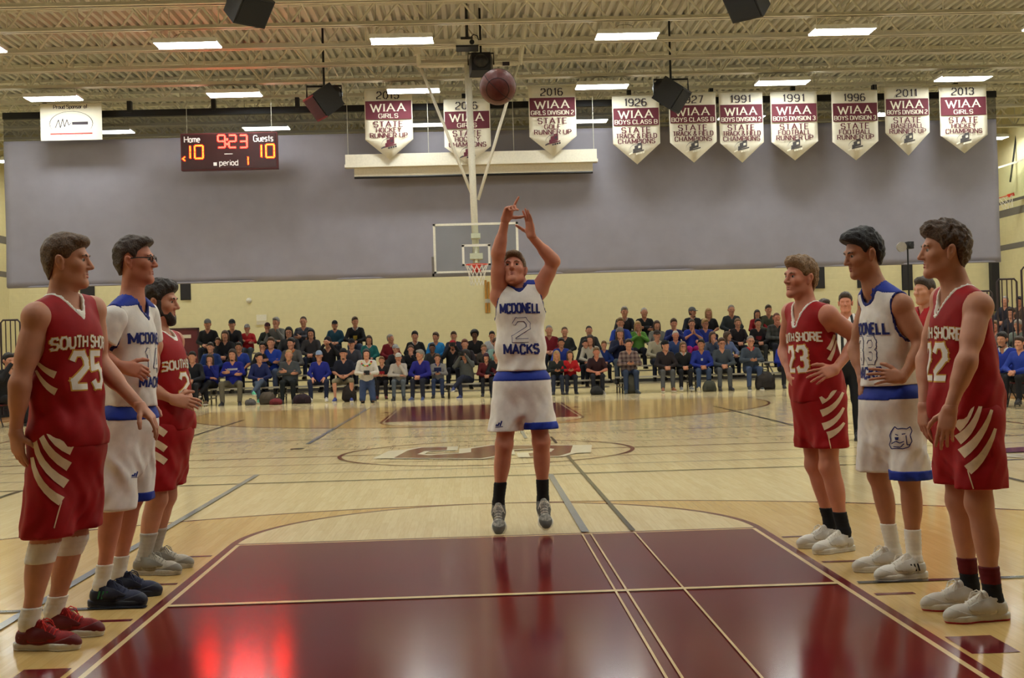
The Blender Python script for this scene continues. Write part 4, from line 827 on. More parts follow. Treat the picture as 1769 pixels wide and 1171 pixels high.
# ================================================================== PLAYERS
SK = skin_mat('skin_fair', rgb(196, 138, 110)); SK2 = skin_mat('skin_rosy', rgb(198, 130, 104)); SK3 = skin_mat('skin_tan', rgb(178, 122, 92)); SKB = skin_mat('skin_brown', rgb(112, 74, 54))
m_eyew = mat('eye_white', rgb(186, 178, 170), .3); m_iris = mat('eye_dark', rgb(40, 32, 28), .25); m_lip = mat('lip', rgb(172, 96, 86), .5)
RED = cloth_mat('team_red', rgb(156, 14, 20), .6); WHT = cloth_mat('team_white', rgb(232, 226, 218), .65); BLU = cloth_mat('team_blue', rgb(30, 52, 150), .6); NAVY = cloth_mat('navy_print', rgb(36, 44, 110)); CRM = cloth_mat('cream_stripe', rgb(232, 208, 172)); GOLD = cloth_mat('gold_outline', rgb(214, 160, 66)); WPR = cloth_mat('white_print', rgb(240, 234, 222)); BLKC = cloth_mat('black_cloth', rgb(26, 26, 30)); SOCKW = cloth_mat('white_sock', rgb(228, 222, 210)); DGOLD = cloth_mat('dark_red_dot', rgb(120, 14, 20))
def hairm(c):
    nm = 'hair_%d_%d_%d' % c
    if nm in _M: return _M[nm]
    m = mat(nm, rgb(*c), .55, var=.45, scale=1.0, bump=.6, spec=.4); nt = m.node_tree; N = nt.nodes; tc = [n for n in N if n.type == 'TEX_COORD'][0]; nz = [n for n in N if n.type == 'TEX_NOISE'][0]
    mp = N.new('ShaderNodeMapping'); mp.inputs['Scale'].default_value = (150, 60, 110); nt.links.new(tc.outputs['Object'], mp.inputs['Vector']); nt.links.new(mp.outputs[0], nz.inputs['Vector']); return m
def stripe(p0, p1, p2, w0, w1, n=7):
    P = [np.array(p0)*(1-t)**2+np.array(p1)*2*t*(1-t)+np.array(p2)*t*t for t in np.linspace(0, 1, n)]; W_ = np.linspace(w0, w1, n)/2; Q = []
    N = []
    for i in range(n): d = nrm(P[min(i+1, n-1)]-P[max(i-1, 0)]); N.append(np.array([-d[1], d[0]]))
    for i in range(n-1): Q.append([P[i]-N[i]*W_[i], P[i+1]-N[i+1]*W_[i+1], P[i+1]+N[i+1]*W_[i+1], P[i]+N[i]*W_[i]])
    return Q
def pline(pts, w): return [q for i in range(len(pts)-1) for q in stripe(pts[i], (np.array(pts[i])+np.array(pts[i+1]))/2, pts[i+1], w, w, 3)]
def player(label, Y0, joints, face, hair, haircol, skin, team, number, hem, waist, hands, shoes, socks, w=1.0, m=1.0, headtilt=0.0, hs=1.0, extra=None, letters=None, hemL=None, tuck=True, jersey_hem=None, tee=False, armhole=1.0):
    J = {k: at(v[0], v[1], Y0+v[2]) for k, v in joints.items()}
    hc, sc, up, rt, fw, hr, hf = frames(J); J['kfwd'] = hf
    root = empty('person', ((J['anL'][0]+J['anR'][0])/2, (J['anL'][1]+J['anR'][1])/2, 0), label, 'person', 'basketball players on the court')
    if DEBUG: print(label[:30], 'thigh %.2f %.2f shin %.2f %.2f uarm %.2f %.2f farm %.2f %.2f sh %.2f torso %.2f' % tuple(np.linalg.norm(J[a]-J[b]) for a, b in (('hipL','knL'),('hipR','knR'),('knL','anL'),('knR','anR'),('shL','elL'),('shR','elR'),('elL','wrL'),('elR','wrR'),('shL','shR'))) if 0 else label[:40], [round(float(np.linalg.norm(J[a]-J[b])), 2) for a, b in (('hipL','knL'),('hipR','knR'),('knL','anL'),('knR','anR'),('shL','elL'),('shR','elR'),('elL','wrL'),('elR','wrR'),('shL','shR'),('hipL','hipR'))], round(float(np.linalg.norm(sc-hc)), 2))
    A = head_frame(face, tilt=headtilt); hd = J['head']
    BP = body_prims(J, w, m); lo, hi = bounds(BP, .06); g = Grid(lo, hi, .0095); B = g.field(BP)
    neckc = cone(J['neck'], hd - nrm(hd-J['neck'])*.02, .063*m, .057*m, .03)
    parts = [g.mesh(B), head_mesh(hd, A, hs, neckc, .0042)]
    for s in 'LR':
        hn = hands[s]; hp_ = hand_prims(J['wr'+s], np.array(hn[0], float), np.array(hn[1], float), np.array(hn[2], float), *hn[3:4], **(hn[4] if len(hn) > 4 else {}))
        parts.append(hand_mesh(hp_, cone(J['el'+s], J['wr'+s], .039*m, .0265*m, .02), .0042))
    np_build('body', join_np(parts), skin, root)
    # face details
    sneaker_eye(hd, A, hs, root, m_eyew, m_iris, skin)
    T = lambda x, y, z: hd + hs*(A.T @ np.array([x, y, z])); hm = hairm(haircol)
    for x in (-1, 1):
        mb = MB(); mb.tube([T(x*.015, .095, .021), T(x*.03, .0945, .026), T(x*.05, .083, .021)], [.0035, .0045, .0025], 6); mb_build('eyebrow', mb, hm, root)
    mb = MB(); mb.tube([T(-.019, .0865, -.064), T(0, .0925, -.061), T(.019, .0865, -.064)], [.002, .0045, .002], 6); mb.tube([T(-.017, .086, -.073), T(0, .0925, -.074), T(.017, .086, -.073)], [.002, .0055, .002], 6); mb_build('lips', mb, m_lip, root)
    np_build('hair', hair_mesh(hd, A, hs, hair, .0048, len(label) % 7), hm, root)
    if extra and 'beard' in extra:
        e = lambda p, r, k: ell(T(*p), A, np.array(r)*hs, k)
        pr = [cone(T(.062, .005, -.055), T(.0, .07, -.112), .024, .028, .02), cone(T(-.062, .005, -.055), T(.0, .07, -.112), .024, .028, .02), cone(T(.068, .018, .0), T(.062, .008, -.055), .013, .022, .02), cone(T(-.068, .018, .0), T(-.062, .008, -.055), .013, .022, .02), e((0, .06, -.075), (.045, .036, .045), .02)]
        lo2, hi2 = bounds(pr, .02); g2 = Grid(lo2, hi2, .005); F = g2.field(pr); g2.blend(F, e((0, .1, -.045), (.045, .03, .035), .01), sub=True); g2.blend(F, e((0, .1, -.068), (.022, .02, .012), .006), sub=True); F += .002*wob(g2, 120); np_build('beard', g2.mesh(F), hm, root)
    if extra and 'glasses' in extra:
        mb = MB()
        for x in (-1, 1):
            ring = [T(x*.034+.025*math.cos(t), .1, .004+.017*math.sin(t)) for t in np.linspace(0, 2*math.pi, 21)[:-1]]; mb.tube(ring, .0028, 6, closed=True); mb.tube([T(x*.058, .098, .01), T(x*.082, .04, .012), T(x*.084, -.01, .008)], .0035, 6)
        mb.tube([T(-.01, .103, .008), T(.01, .103, .008)], .0025, 6); mb_build('glasses', mb, mat('black_plastic', rgb(18, 18, 20), .3), root)
    # jersey
    jh = jersey_hem; inf = .016
    X, Y, Z = g.xyz(); tors = g.field(torso_prims(J, w)); L = np.linalg.norm(sc-hc); Ah = np.array([rt, fw, up]); Ahh = np.array([hr, hf, up]); nb = J['neck']
    JP = torso_prims(J, w, inf, .07) + [ell(hc+up*L*.4, Ah, (.162*w, .13*w, .22), .06), ell(hc+up*.05, Ahh, ((.184 if team == 'red' else .165)*w, (.154 if team == 'red' else .135)*w, .17), .06)] + [cone(nb+(J['sh'+s]-nb)*.15-up*.005, nb+(J['sh'+s]-nb)*.85, .064, .066, .05) for s in 'LR']
    F0 = g.field(JP); F0 = np.minimum(F0, tors-.012)
    n_ = wob(g, 58, 1.3+hc[0])*.0045 + wob(g, 28, .4+hc[1])*.006 + .004*np.sin(g.plane(hc, nrm(up+rt*.8))*42+2.5*wob(g, 9, 1))*np.sin(g.plane(hc, rt)*17+1); up_t = g.plane(hc, up); F0 = F0 + n_*np.clip(1.2-np.abs(up_t)/.45, .2, 1)
    NF = g.field([cone(nb-up*.03, hd, .075, .074, .02), cone(nb+fw*.06, nb+fw*.11-up*.085, .048, .012, .02)], ext=.06)
    HF = np.full(g.n, .2, np.float32)
    for s in 'LR':
        sh = J['sh'+s]; out = rt if s == 'R' else -rt; el = J['el'+s]; ad = nrm(el-sh)
        HFs = g.field([cone(sh+out*.045-up*.0+ad*.0, sh+out*.05-up*.10*armhole, .068, .058, .03), cone(sh+out*.05, sh+ad*.14, .064, .064, .03), cone(sh+out*.075+up*.03, sh+out*.1+up*.03, .07, .07, .03)], ext=.06); HF = np.minimum(HF, HFs)
    jb = g.plane(hc+up*jh, -up); F = clip(F0, jb); Fj = clip(clip(F, -NF), -HF); VQ = g.mesh(Fj); jm = {'red': RED, 'white': WHT}[team]; VQ = (smooth_mesh(*VQ, 1), VQ[1])
    jersey = np_build('jersey', VQ, jm, root); D = Deco(*VQ)
    trim = CRM if team == 'red' else NAVY
    cF = clip(clip(clip(F-.003, -NF), NF-.016), -HF-.004); np_build_child('collar', g.mesh(cF), WPR if team == 'red' else NAVY, jersey, root)
    if team == 'white':
        pF = clip(clip(clip(F-.003, -HF), HF-.013), -NF); np_build_child('armhole_piping', g.mesh(pF), NAVY, jersey, root)
        yk = clip(clip(Fj-.0025, g.plane(sc+up*.028-fw*.03, -nrm(up-fw*.25))), fw_plane(g, sc, fw, -.0)); np_build_child('blue_yoke', g.mesh(yk), BLU, jersey, root)
    if tee:
        for s in 'LR':
            sh, ad = J['sh'+s], J['el'+s]-J['sh'+s]; G_ = g.field([cone(sh, sh+ad*.68, .07, .076, .03)]); G_ = clip(G_, g.plane(sh+ad*.62, nrm(ad))); np_build('undershirt_sleeve', g.mesh(G_ + n_*.6), WHT, root)
    # lettering
    ux, o = -rt, sc - up*.0 + fw*.45
    def put(nm, Q, mt, off): b_ = D.put(Q, o, ux, up, -fw, off, .012, .7); mb_build_child(nm, b_, mt, jersey, root)
    lt = letters or ()
    for (txt, h_, wd, y, arch) in lt:
        for nm, th, mt, off in ((('lettering_outline', .27, GOLD, .002), ('lettering', .17, WPR, .0035)) if team == 'red' else (('lettering', .22, NAVY, .003),)):
            Q = text_quads(txt, h_, th, width=wd, y=y, gap=.3); Q = [[np.array((p[0], p[1]-arch*(p[0]/.15)**2)) for p in q] for q in Q]; put(nm, Q, mt, off)
    nh, ny, nw = number[1:]
    if team == 'red': put('number_outline', text_quads(number[0], nh, .25, width=nw, y=ny, gap=.35), GOLD, .002); put('number', text_quads(number[0], nh, .17, width=nw, y=ny, gap=.35), WPR, .0035)
    else: put('number_outline', text_quads(number[0], nh, .2, width=nw, y=ny, gap=.45), NAVY, .002); put('number_fill', text_quads(number[0], nh, .15, width=nw, y=ny, gap=.45), WHT, .0035)
    # shorts
    SP = [ell(hc+up*.02, Ahh, (.168*w, .138*w, .15), .05)]
    for s in 'LR':
        hp_, kn = J['hip'+s], J['kn'+s]; t = nrm(kn-hp_); hz = hem[s]; e = hp_ + t*((hp_[2]-hz)/max(-t[2], .2)+.03); out = (hr if s == 'R' else -hr)
        SP += [cone(hp_+out*.012, e+out*.008, .1*w, .112*w, .06)]
    km = (J['hipL']+J['hipR'])/2*.55+(J['knL']+J['knR'])/2*.45; SP.append(cone(hc+hf*.012-up*.03, km+hf*.012, .118*w, .098*w, .07))
    lo, hi = bounds(SP, .05); g3 = Grid(lo, hi, .0095); X, Y, Z = g3.xyz(); S0 = g3.field(SP); LB = [p for p in BP if (p[0] == 'e' and np.linalg.norm(p[1]-hc) < .08) or (p[0] == 'c' and (p[1] is J['hipL'] or p[1] is J['hipR']))]
    S0 = S0 + (wob(g3, 62, .7+hc[0])*.005+wob(g3, 30, 2+hc[1])*.009)*np.clip((hc[2]+.02-Z)/.25, 0.1, 1).astype(np.float32)
    S0 = np.minimum(S0, g3.field(LB)-.016)
    mid = g3.plane(hc, hr); hemz = np.where(mid > 0, hem['R'], hem['L']).astype(np.float32); S = clip(clip(S0, hemz-Z), g3.plane(hc+up*waist, up)); VS = g3.mesh(S); VS = (smooth_mesh(*VS, 1), VS[1])
    shorts = np_build('shorts', VS, jm, root); DS = Deco(*VS)
    if team == 'white':
        wb = clip(clip(S0-.004, g3.plane(hc+up*(waist+.004), up)), g3.plane(hc+up*(waist-.095), -up)); np_build_child('waistband', g3.mesh(wb), BLU, shorts, root)
        hb = clip(clip(S0-.004, hemz-.002-Z), Z-hemz-.05); hb = clip(hb, mid-.0); np_build_child('hem_band', g3.mesh(hb), BLU, shorts, root)
    # socks
    for s in 'LR':
        for (z0, z1, mt, infl, nm) in socks[s]:
            a_, b_ = J['kn'+s], J['an'+s]; SPk = [(p[:3]+(p[3]+infl, p[4]+infl, p[5])) if p[0] == 'c' else (p[0], p[1], p[2], p[3]+infl, p[4]) for p in BP if (p[0] == 'c' and (p[2] is b_ or p[1] is a_)) or (p[0] == 'e' and np.linalg.norm(p[1]-(a_+(b_-a_)*.3)) < .03)]
            SPk.append(cone(b_, b_-V3(0, 0, .03), .036+infl, .036+infl, .02)); lo, hi = bounds(SPk, .02); g4 = Grid(lo, hi, .0075); K = g4.field(SPk); Zk = g4.xyz()[2]; K = clip(clip(K, z0-Zk), Zk-z1)+.0012*np.sin(Zk*260); np_build(nm, g4.mesh(K), mt, root)
    for s in 'LR':
        sh_ = shoes[s]; put_shoe(root, J['an'+s], sh_['toe'], sh_['up'], sh_['sole'], sh_['lace'], sh_.get('tread'), sh_.get('s', 1.0), sh_.get('pitch', 0), stripes=sh_.get('stripes'), zsole=sh_.get('z', 0.0))
    return dict(root=root, jersey=jersey, shorts=shorts, DJ=D, DS=DS, J=J)
def fw_plane(g, p, n, d): return np.full(g.n, -1, np.float32)
def HFside(g, J, s, sc, rt): return g.plane(sc, rt if s == 'L' else -rt)
def np_build_child(name, VQ, m, par, root): return link(name, np_mesh(name, VQ[0]-parent_loc(root), VQ[1]), m, par)
def mb_build_child(name, mb, m, par, root):
    if not mb.f: return None
    l = parent_loc(root); mb.v = [(v[0]-l[0], v[1]-l[1], v[2]-l[2]) for v in mb.v]; me = bpy.data.meshes.new(name); me.from_pydata(mb.v, [], mb.f); return link(name, me, m, par)
def decal(P, which, name, Q, m, off=.003): mb_build_child(name, P['D'+which[0].upper()].pix(Q, off=off), m, P[which], P['root'])
DEBUG = False
GR = mat('grey_knit', rgb(150, 146, 134), .8, var=.25, scale=60); WS = mat('white_leather', rgb(222, 216, 204), .6); GS = mat('grey_shoe', rgb(176, 168, 152), .7, var=.15, scale=50); NS = mat('navy_shoe', rgb(30, 36, 66), .7, var=.2, scale=50); RS = mat('red_shoe', rgb(150, 22, 26), .7, var=.3, scale=40); SOLEW = mat('white_sole', rgb(214, 208, 194), .6); SOLEN = mat('dark_sole', rgb(30, 34, 50), .6); SOLER = mat('red_sole', rgb(176, 30, 36), .5); LW = mat('white_lace', rgb(226, 220, 208), .8); LR_ = mat('red_lace', rgb(214, 40, 34), .7); LN = mat('navy_lace', rgb(34, 40, 70), .8); ZEB = mat('zebra_knit', rgb(138, 134, 126), .8, var=.55, scale=70)
def sk(z0, z1, m, i=.004, n='sock'): return (z0, z1, m, i, n)
SS = ('SOUTH SHORE', .05, .32, -.155, .012)
STUB = dict(side=.005, top=.012, messy=.0025)
P25 = player('player in red jersey 25 with red sneakers, nearest on the left', 2.95,
  dict(head=(116, 451, 0), neck=(106, 522, 0), shL=(158, 536, .15), shR=(64, 548, -.15), elR=(35, 660, -.2), wrR=(27, 747, -.17), elL=(172, 628, .2), wrL=(240, 700, .08), hipL=(137, 768, .08), hipR=(96, 772, -.08), knL=(128, 925, .1), knR=(80, 930, -.12), anL=(93, 1055, .13), anR=(50, 1075, -.13)),
  (1, .02, -.02), dict(side=.006, top=.013, fringe=.012, messy=.0022), (92, 68, 46), SK, 'red', ('25', .15, -.335, .17), dict(L=on_floor(160, 1180)[2]+.51, R=.50), .10,
  dict(R=((.12, -.02, -1), (.5, .85, 0), (.9, -.35, 0), (14, 18, 22, 26)), L=((.75, -.1, -.75), (-.55, .1, -.8), (.3, -.85, .2), (18, 22, 26, 30))),
  dict(L=dict(toe=(1, -.12), up=RS, sole=SOLEW, lace=LR_, s=1.0), R=dict(toe=(1, -.15), up=RS, sole=SOLEW, lace=LR_, s=1.0)),
  dict(L=[sk(.08, .19, SOCKW, .007), sk(.385, .478, SOCKW, .006, 'knee_wrap')], R=[sk(.08, .19, SOCKW, .007), sk(.385, .478, SOCKW, .006, 'knee_wrap')]), letters=(SS,), jersey_hem=-.0, m=1.06, w=1.08)
for a in (((75, 716), (80, 762), (124, 778)), ((67, 724), (68, 778), (119, 806)), ((60, 748), (60, 804), (114, 836)), ((56, 790), (62, 842), (106, 866))): decal(P25, 'shorts', 'side_stripe', stripe(*a, 6, 17), CRM)
decal(P25, 'shorts', 'piping', pline([(106, 866), (93, 912)], 2), CRM)
for a in (((62, 622), (75, 640), (96, 648)), ((63, 640), (76, 668), (97, 677))): decal(P25, 'jersey', 'side_stripe', stripe(*a, 4, 13), CRM)
P14 = player('player in white jersey with black-framed glasses and navy shoes', 3.9,
  dict(head=(233, 451, 0), neck=(228, 518, 0), shL=(252, 543, .17), shR=(196, 550, -.17), elR=(166, 612, -.22), wrR=(212, 634, -.2), elL=(262, 622, .22), wrL=(252, 690, .16), hipL=(236, 728, .09), hipR=(208, 731, -.09), knL=(229, 858, .12), knR=(200, 864, -.12), anL=(204, 990, .14), anR=(175, 1012, -.13)),
  (1, -.03, .03), dict(side=.004, top=.024, fringe=.014, messy=.003, line=(.005, .75)), (62, 46, 36), SK2, 'white', ('14', .12, -.30, .13), dict(L=.52, R=.50), .115,
  dict(R=((1, -.1, -.25), (-.2, .9, -.3), (0, .3, .9), (55, 55, 55, 55)), L=((.1, 0, -1), (0, -1, 0), (1, 0, 0), (25, 25, 28, 30))),
  dict(L=dict(toe=(1, -.1), up=NS, sole=SOLEN, lace=LN, s=1.0), R=dict(toe=(1, -.15), up=NS, sole=SOLEN, lace=LN, s=1.02, stripes=mat('green_shoe_stripe', rgb(40, 120, 70), .6))),
  dict(L=[sk(.08, .22, SOCKW, .006)], R=[sk(.08, .22, SOCKW, .006)]), letters=(('MCDONELL', .05, .29, -.14, .008), ('MACKS', .05, .2, -.375, 0)), jersey_hem=.09, tee=True, extra=('glasses',))
decal(P14, 'shorts', 'three_bar_emblem', pline([(227, 823), (229, 820)], 2.5)+pline([(230, 823), (233, 817)], 2.5)+pline([(234, 823), (237, 814)], 2.5)+pline([(226, 825), (239, 824)], 1.2), NAVY)
P21 = player('bearded player in red jersey, farthest on the left lane line', 4.8,
  dict(head=(277, 522, 0), neck=(272, 582, 0), shL=(300, 590, .16), shR=(262, 596, -.16), elR=(252, 668, -.2), wrR=(298, 690, -.16), elL=(308, 652, .2), wrL=(314, 670, .0), hipL=(300, 742, .08), hipR=(280, 745, -.08), knL=(288, 856, .1), knR=(272, 862, -.1), anL=(266, 952, .11), anR=(247, 970, -.1)),
  (1, -.12, -.06), dict(side=.014, top=.026, fringe=.014, messy=.006), (46, 36, 30), SK, 'red', ('21', .13, -.325, .15), dict(L=.51, R=.5), .10,
  dict(R=((1, -.05, -.2), (-.1, .9, -.3), (.1, .2, .9), (25, 28, 30, 34)), L=((.5, -.7, -.35), (-.5, -.2, -.8), (.6, .3, .5), (30, 34, 38, 40))),
  dict(L=dict(toe=(1, -.05), up=GS, sole=GS, lace=GR, s=1.0), R=dict(toe=(1, -.2), up=GS, sole=GS, lace=GR, s=1.0)),
  dict(L=[sk(.08, .25, cloth_mat('grey_sock', rgb(176, 170, 160)), .006)], R=[sk(.08, .25, cloth_mat('grey_sock', rgb(176, 170, 160)), .006)]), letters=(SS,), jersey_hem=.0, extra=('beard',), hs=1.0)
for y in (716, 742, 768, 790): decal(P21, 'shorts', 'side_stripe', stripe((264, y-6), (276, y), (286, y+8), 12, 12), CRM)
P2 = player('free throw shooter in white jersey 2 with both arms raised', 5.95,
  dict(head=(888, 466, -.02), neck=(896, 499, .02), shL=(931, 500, .0), shR=(863, 512, .0), elR=(860, 440, -.1), wrR=(873, 380, -.16), elL=(957, 452, -.06), wrL=(918, 408, -.14), hipL=(921, 664, 0), hipR=(882, 666, 0), knL=(935, 763, -.04), knR=(871, 768, -.05), anL=(938, 862, .06), anR=(861, 868, .06)),
  (-.16, -.9, .36), dict(side=.006, top=.013, fringe=.012, messy=.0022), (112, 86, 58), SK2, 'white', ('2', .145, -.335, .1), dict(L=.72, R=.71), .125,
  dict(R=((.35, -.3, .9), (.5, -.75, -.1), (.85, .4, -.2), (4, 60, 62, 62), dict(thumb=(.8, .35))), L=((-.12, -.15, 1), (-.75, -.6, 0), (-.7, .5, .1), (6, 4, 4, 8), dict(thumb=(.6, .2), tcurl=4))),
  dict(L=dict(toe=(.05, -1), up=ZEB, sole=SOLEW, lace=LW, s=1.0, pitch=.5), R=dict(toe=(-.05, -1), up=ZEB, sole=SOLEW, lace=LW, s=1.0, pitch=.62)),
  dict(L=[sk(.16, .36, BLKC, .005)], R=[sk(.15, .35, BLKC, .005)]), letters=(('MCDONELL', .06, .27, -.14, .004), ('MACKS', .062, .235, -.425, 0)), jersey_hem=.10, m=1.05, w=1.06)
decal(P2, 'shorts', 'three_bar_emblem', pline([(857, 736), (859, 733)], 2.5)+pline([(860, 736), (863, 730)], 2.5)+pline([(864, 736), (867, 727)], 2.5)+pline([(856, 738), (869, 737)], 1.2), NAVY)
P23 = player('player in red jersey 23 with hand on hip, farthest on the right lane line', 4.8,
  dict(head=(1383, 480, 0), neck=(1394, 534, 0), shL=(1430, 545, -.15), shR=(1368, 540, .15), elL=(1484, 585, -.1), wrL=(1443, 638, -.24), elR=(1356, 605, .24), wrR=(1366, 650, .06), hipL=(1431, 692, -.08), hipR=(1398, 690, .08), knL=(1432, 806, -.1), knR=(1407, 802, .1), anL=(1458, 918, -.1), anR=(1434, 902, .12)),
  (-1, -.42, .06), dict(side=.008, top=.028, fringe=.016, messy=.004), (128, 98, 66), SK2, 'red', ('23', .14, -.335, .16), dict(L=.63, R=.62), .10,
  dict(L=((-.85, -.35, -.2), (.1, .8, -.3), (.1, -.2, .9), (12, 14, 16, 20), dict(spread=.18)), R=((.1, -.5, -.8), (.8, -.2, .1), (-.3, -.6, .2), (20, 22, 25, 28))),
  dict(L=dict(toe=(-1, -.45), up=WS, sole=SOLEW, lace=LW, s=.98), R=dict(toe=(-1, -.3), up=WS, sole=SOLEW, lace=LW, s=.98)),
  dict(L=[sk(.08, .24, BLKC, .005)], R=[sk(.08, .24, BLKC, .005)]), letters=(SS,), jersey_hem=-.0)
for a in (((1418, 692), (1440, 684), (1452, 655)), ((1419, 714), (1444, 706), (1456, 678)), ((1422, 737), (1446, 730), (1457, 704)), ((1430, 752), (1448, 746), (1458, 730))): decal(P23, 'shorts', 'side_stripe', stripe(*a, 13, 4), CRM)
decal(P23, 'shorts', 'piping', pline([(1430, 748), (1436, 778)], 1.6), CRM)
for a in (((1431, 604), (1440, 590), (1443, 568)), ((1432, 622), (1441, 606), (1444, 588))): decal(P23, 'jersey', 'side_stripe', stripe(*a, 8, 2), CRM)
P33 = player('dark-haired player in white jersey with hand on hip on the right', 3.9,
  dict(head=(1491, 439, 0), neck=(1511, 496, 0), shL=(1557, 528, -.15), shR=(1502, 520, .16), elL=(1593, 598, -.2), wrL=(1560, 652, -.22), elR=(1478, 602, .22), wrR=(1490, 655, .1), hipL=(1561, 698, -.08), hipR=(1520, 695, .08), knL=(1570, 822, -.1), knR=(1517, 820, .12), anL=(1580, 970, -.12), anR=(1544, 953, .13)),
  (-1, -.18, -.2), dict(side=.012, top=.034, fringe=.022, messy=.005, line=(.0, .72)), (30, 26, 26), SK3, 'white', ('33', .13, -.315, .15), dict(L=.53, R=.55), .12,
  dict(L=((-.95, -.1, .12), (.1, .85, -.3), (.0, -.1, 1), (14, 16, 18, 22), dict(spread=.14)), R=((-.2, -.4, -.8), (.8, 0, 0), (-.4, -.6, .2), (20, 22, 25, 28))),
  dict(L=dict(toe=(-1, -.25), up=WS, sole=SOLEW, lace=LW, s=1.0, stripes=BLKC), R=dict(toe=(-1, -.12), up=WS, sole=SOLEW, lace=LW, s=1.0)),
  dict(L=[sk(.08, .26, SOCKW, .006)], R=[sk(.08, .26, SOCKW, .006)]), letters=(('MCDONELL', .055, .29, -.16, .006), ('MACKS', .055, .21, -.40, 0)), jersey_hem=.10, m=.98)
dog = [[(1541, 744), (1546, 737), (1551, 741), (1558, 740), (1566, 741), (1572, 737), (1575, 744), (1572, 752), (1575, 762), (1570, 772), (1560, 775), (1550, 774), (1541, 775), (1537, 768), (1540, 760), (1538, 752), (1541, 744)], [(1541, 766), (1548, 762), (1555, 765), (1562, 762)], [(1544, 771), (1556, 772), (1562, 766)], [(1547, 750), (1552, 752)], [(1558, 750), (1564, 749)], [(1565, 752), (1567, 768), (1572, 768)]]
decal(P33, 'shorts', 'dog_head_emblem', [q for l in dog for q in pline(l, 1.6)] + [[np.array(p) for p in ((1546, 755), (1553, 755), (1552, 760), (1547, 760))]], NAVY)
P22 = player('player in red jersey 22 with red-soled white shoes, nearest on the right', 2.85,
  dict(head=(1631, 433, 0), neck=(1655, 506, 0), shL=(1690, 530, -.16), shR=(1632, 518, .17), elL=(1671, 622, -.26), wrL=(1641, 706, -.26), elR=(1600, 618, .22), wrR=(1597, 700, .12), hipL=(1688, 722, -.08), hipR=(1652, 719, .09), knL=(1691, 868, -.1), knR=(1657, 864, .11), anL=(1717, 1038, -.12), anR=(1676, 1012, .14)),
  (-1, .1, 0), dict(side=.012, top=.03, fringe=.014, messy=.007), (82, 62, 46), SK, 'red', ('22', .15, -.34, .17), dict(L=.60, R=.60), .10,
  dict(L=((-.28, -.1, -1), (.5, .8, 0), (-.8, -.3, .1), (14, 18, 22, 26)), R=((-.12, -.15, -1), (.8, .3, 0), (-.5, -.8, .1), (16, 20, 24, 28))),
  dict(L=dict(toe=(-1, -.12), up=WS, sole=SOLEW, lace=LW, tread=SOLER, s=1.0), R=dict(toe=(-1, -.05), up=WS, sole=SOLEW, lace=LW, tread=SOLER, s=1.0)),
  dict(L=[sk(.08, .17, BLKC, .005), sk(.165, .245, cloth_mat('maroon_sock', rgb(96, 20, 26)), .0055)], R=[sk(.08, .17, BLKC, .005), sk(.165, .245, cloth_mat('maroon_sock', rgb(96, 20, 26)), .0055)]), letters=(SS,), jersey_hem=-.0, m=1.04, w=1.06)
for a in (((1653, 738), (1676, 722), (1684, 686)), ((1655, 760), (1684, 742), (1696, 694)), ((1661, 784), (1697, 760), (1713, 708)), ((1672, 812), (1706, 788), (1719, 740))): decal(P22, 'shorts', 'side_stripe', stripe(*a, 19, 5), CRM)
decal(P22, 'shorts', 'piping', pline([(1672, 812), (1684, 852)], 2), CRM)
# ---- the ball in flight
q = at(860, 150, 5.53); bl = empty('basketball', q, 'dark maroon basketball in mid-air above the shooter', 'ball'); R_ = .121
me = bpy.data.meshes.new('ball_skin'); bm = bmesh.new(); bmesh.ops.create_uvsphere(bm, u_segments=40, v_segments=24, radius=R_); bm.to_mesh(me); bm.free(); link('ball_skin', me, mat('ball_leather', rgb(104, 46, 42), .45, var=.2, scale=40, bump=.3), bl, True)
sm = MB(); th = np.linspace(0, 2*math.pi, 49)[:-1]
for f in (lambda t: (math.cos(t), math.sin(t), 0), lambda t: (math.cos(t), 0, math.sin(t)), lambda t: (.62*math.cos(t)+.0, .62*math.sin(t)*0+.785*1, .62*math.sin(t)), lambda t: (.62*math.cos(t), -.785, .62*math.sin(t))): sm.tube([R_*1.002*np.array(f(t)) for t in th], .0022, 5, closed=True)
sm.build('seam', mat('ball_seam', rgb(34, 20, 20), .7), bl).rotation_euler = (.5, .7, .3)

# swoosh-shaped marks on the red sneakers, bars of the shoe sides
for o_ in [c for c in P25['root'].children if c.name.startswith('shoe')]:
    mb = MB()
    for sg in (-1, 1):
        pts = [(-.1, .062), (-.085, .05), (-.06, .052), (-.02, .07)]
        for i in range(3): mb.tube([(pts[i][0], sg*.0385, pts[i][1]), (pts[i+1][0], sg*.041, pts[i+1][1])], [.006-.0015*i, .0045-.0015*i], 6)
    mb.build('white_curved_mark', SOLEW, o_)
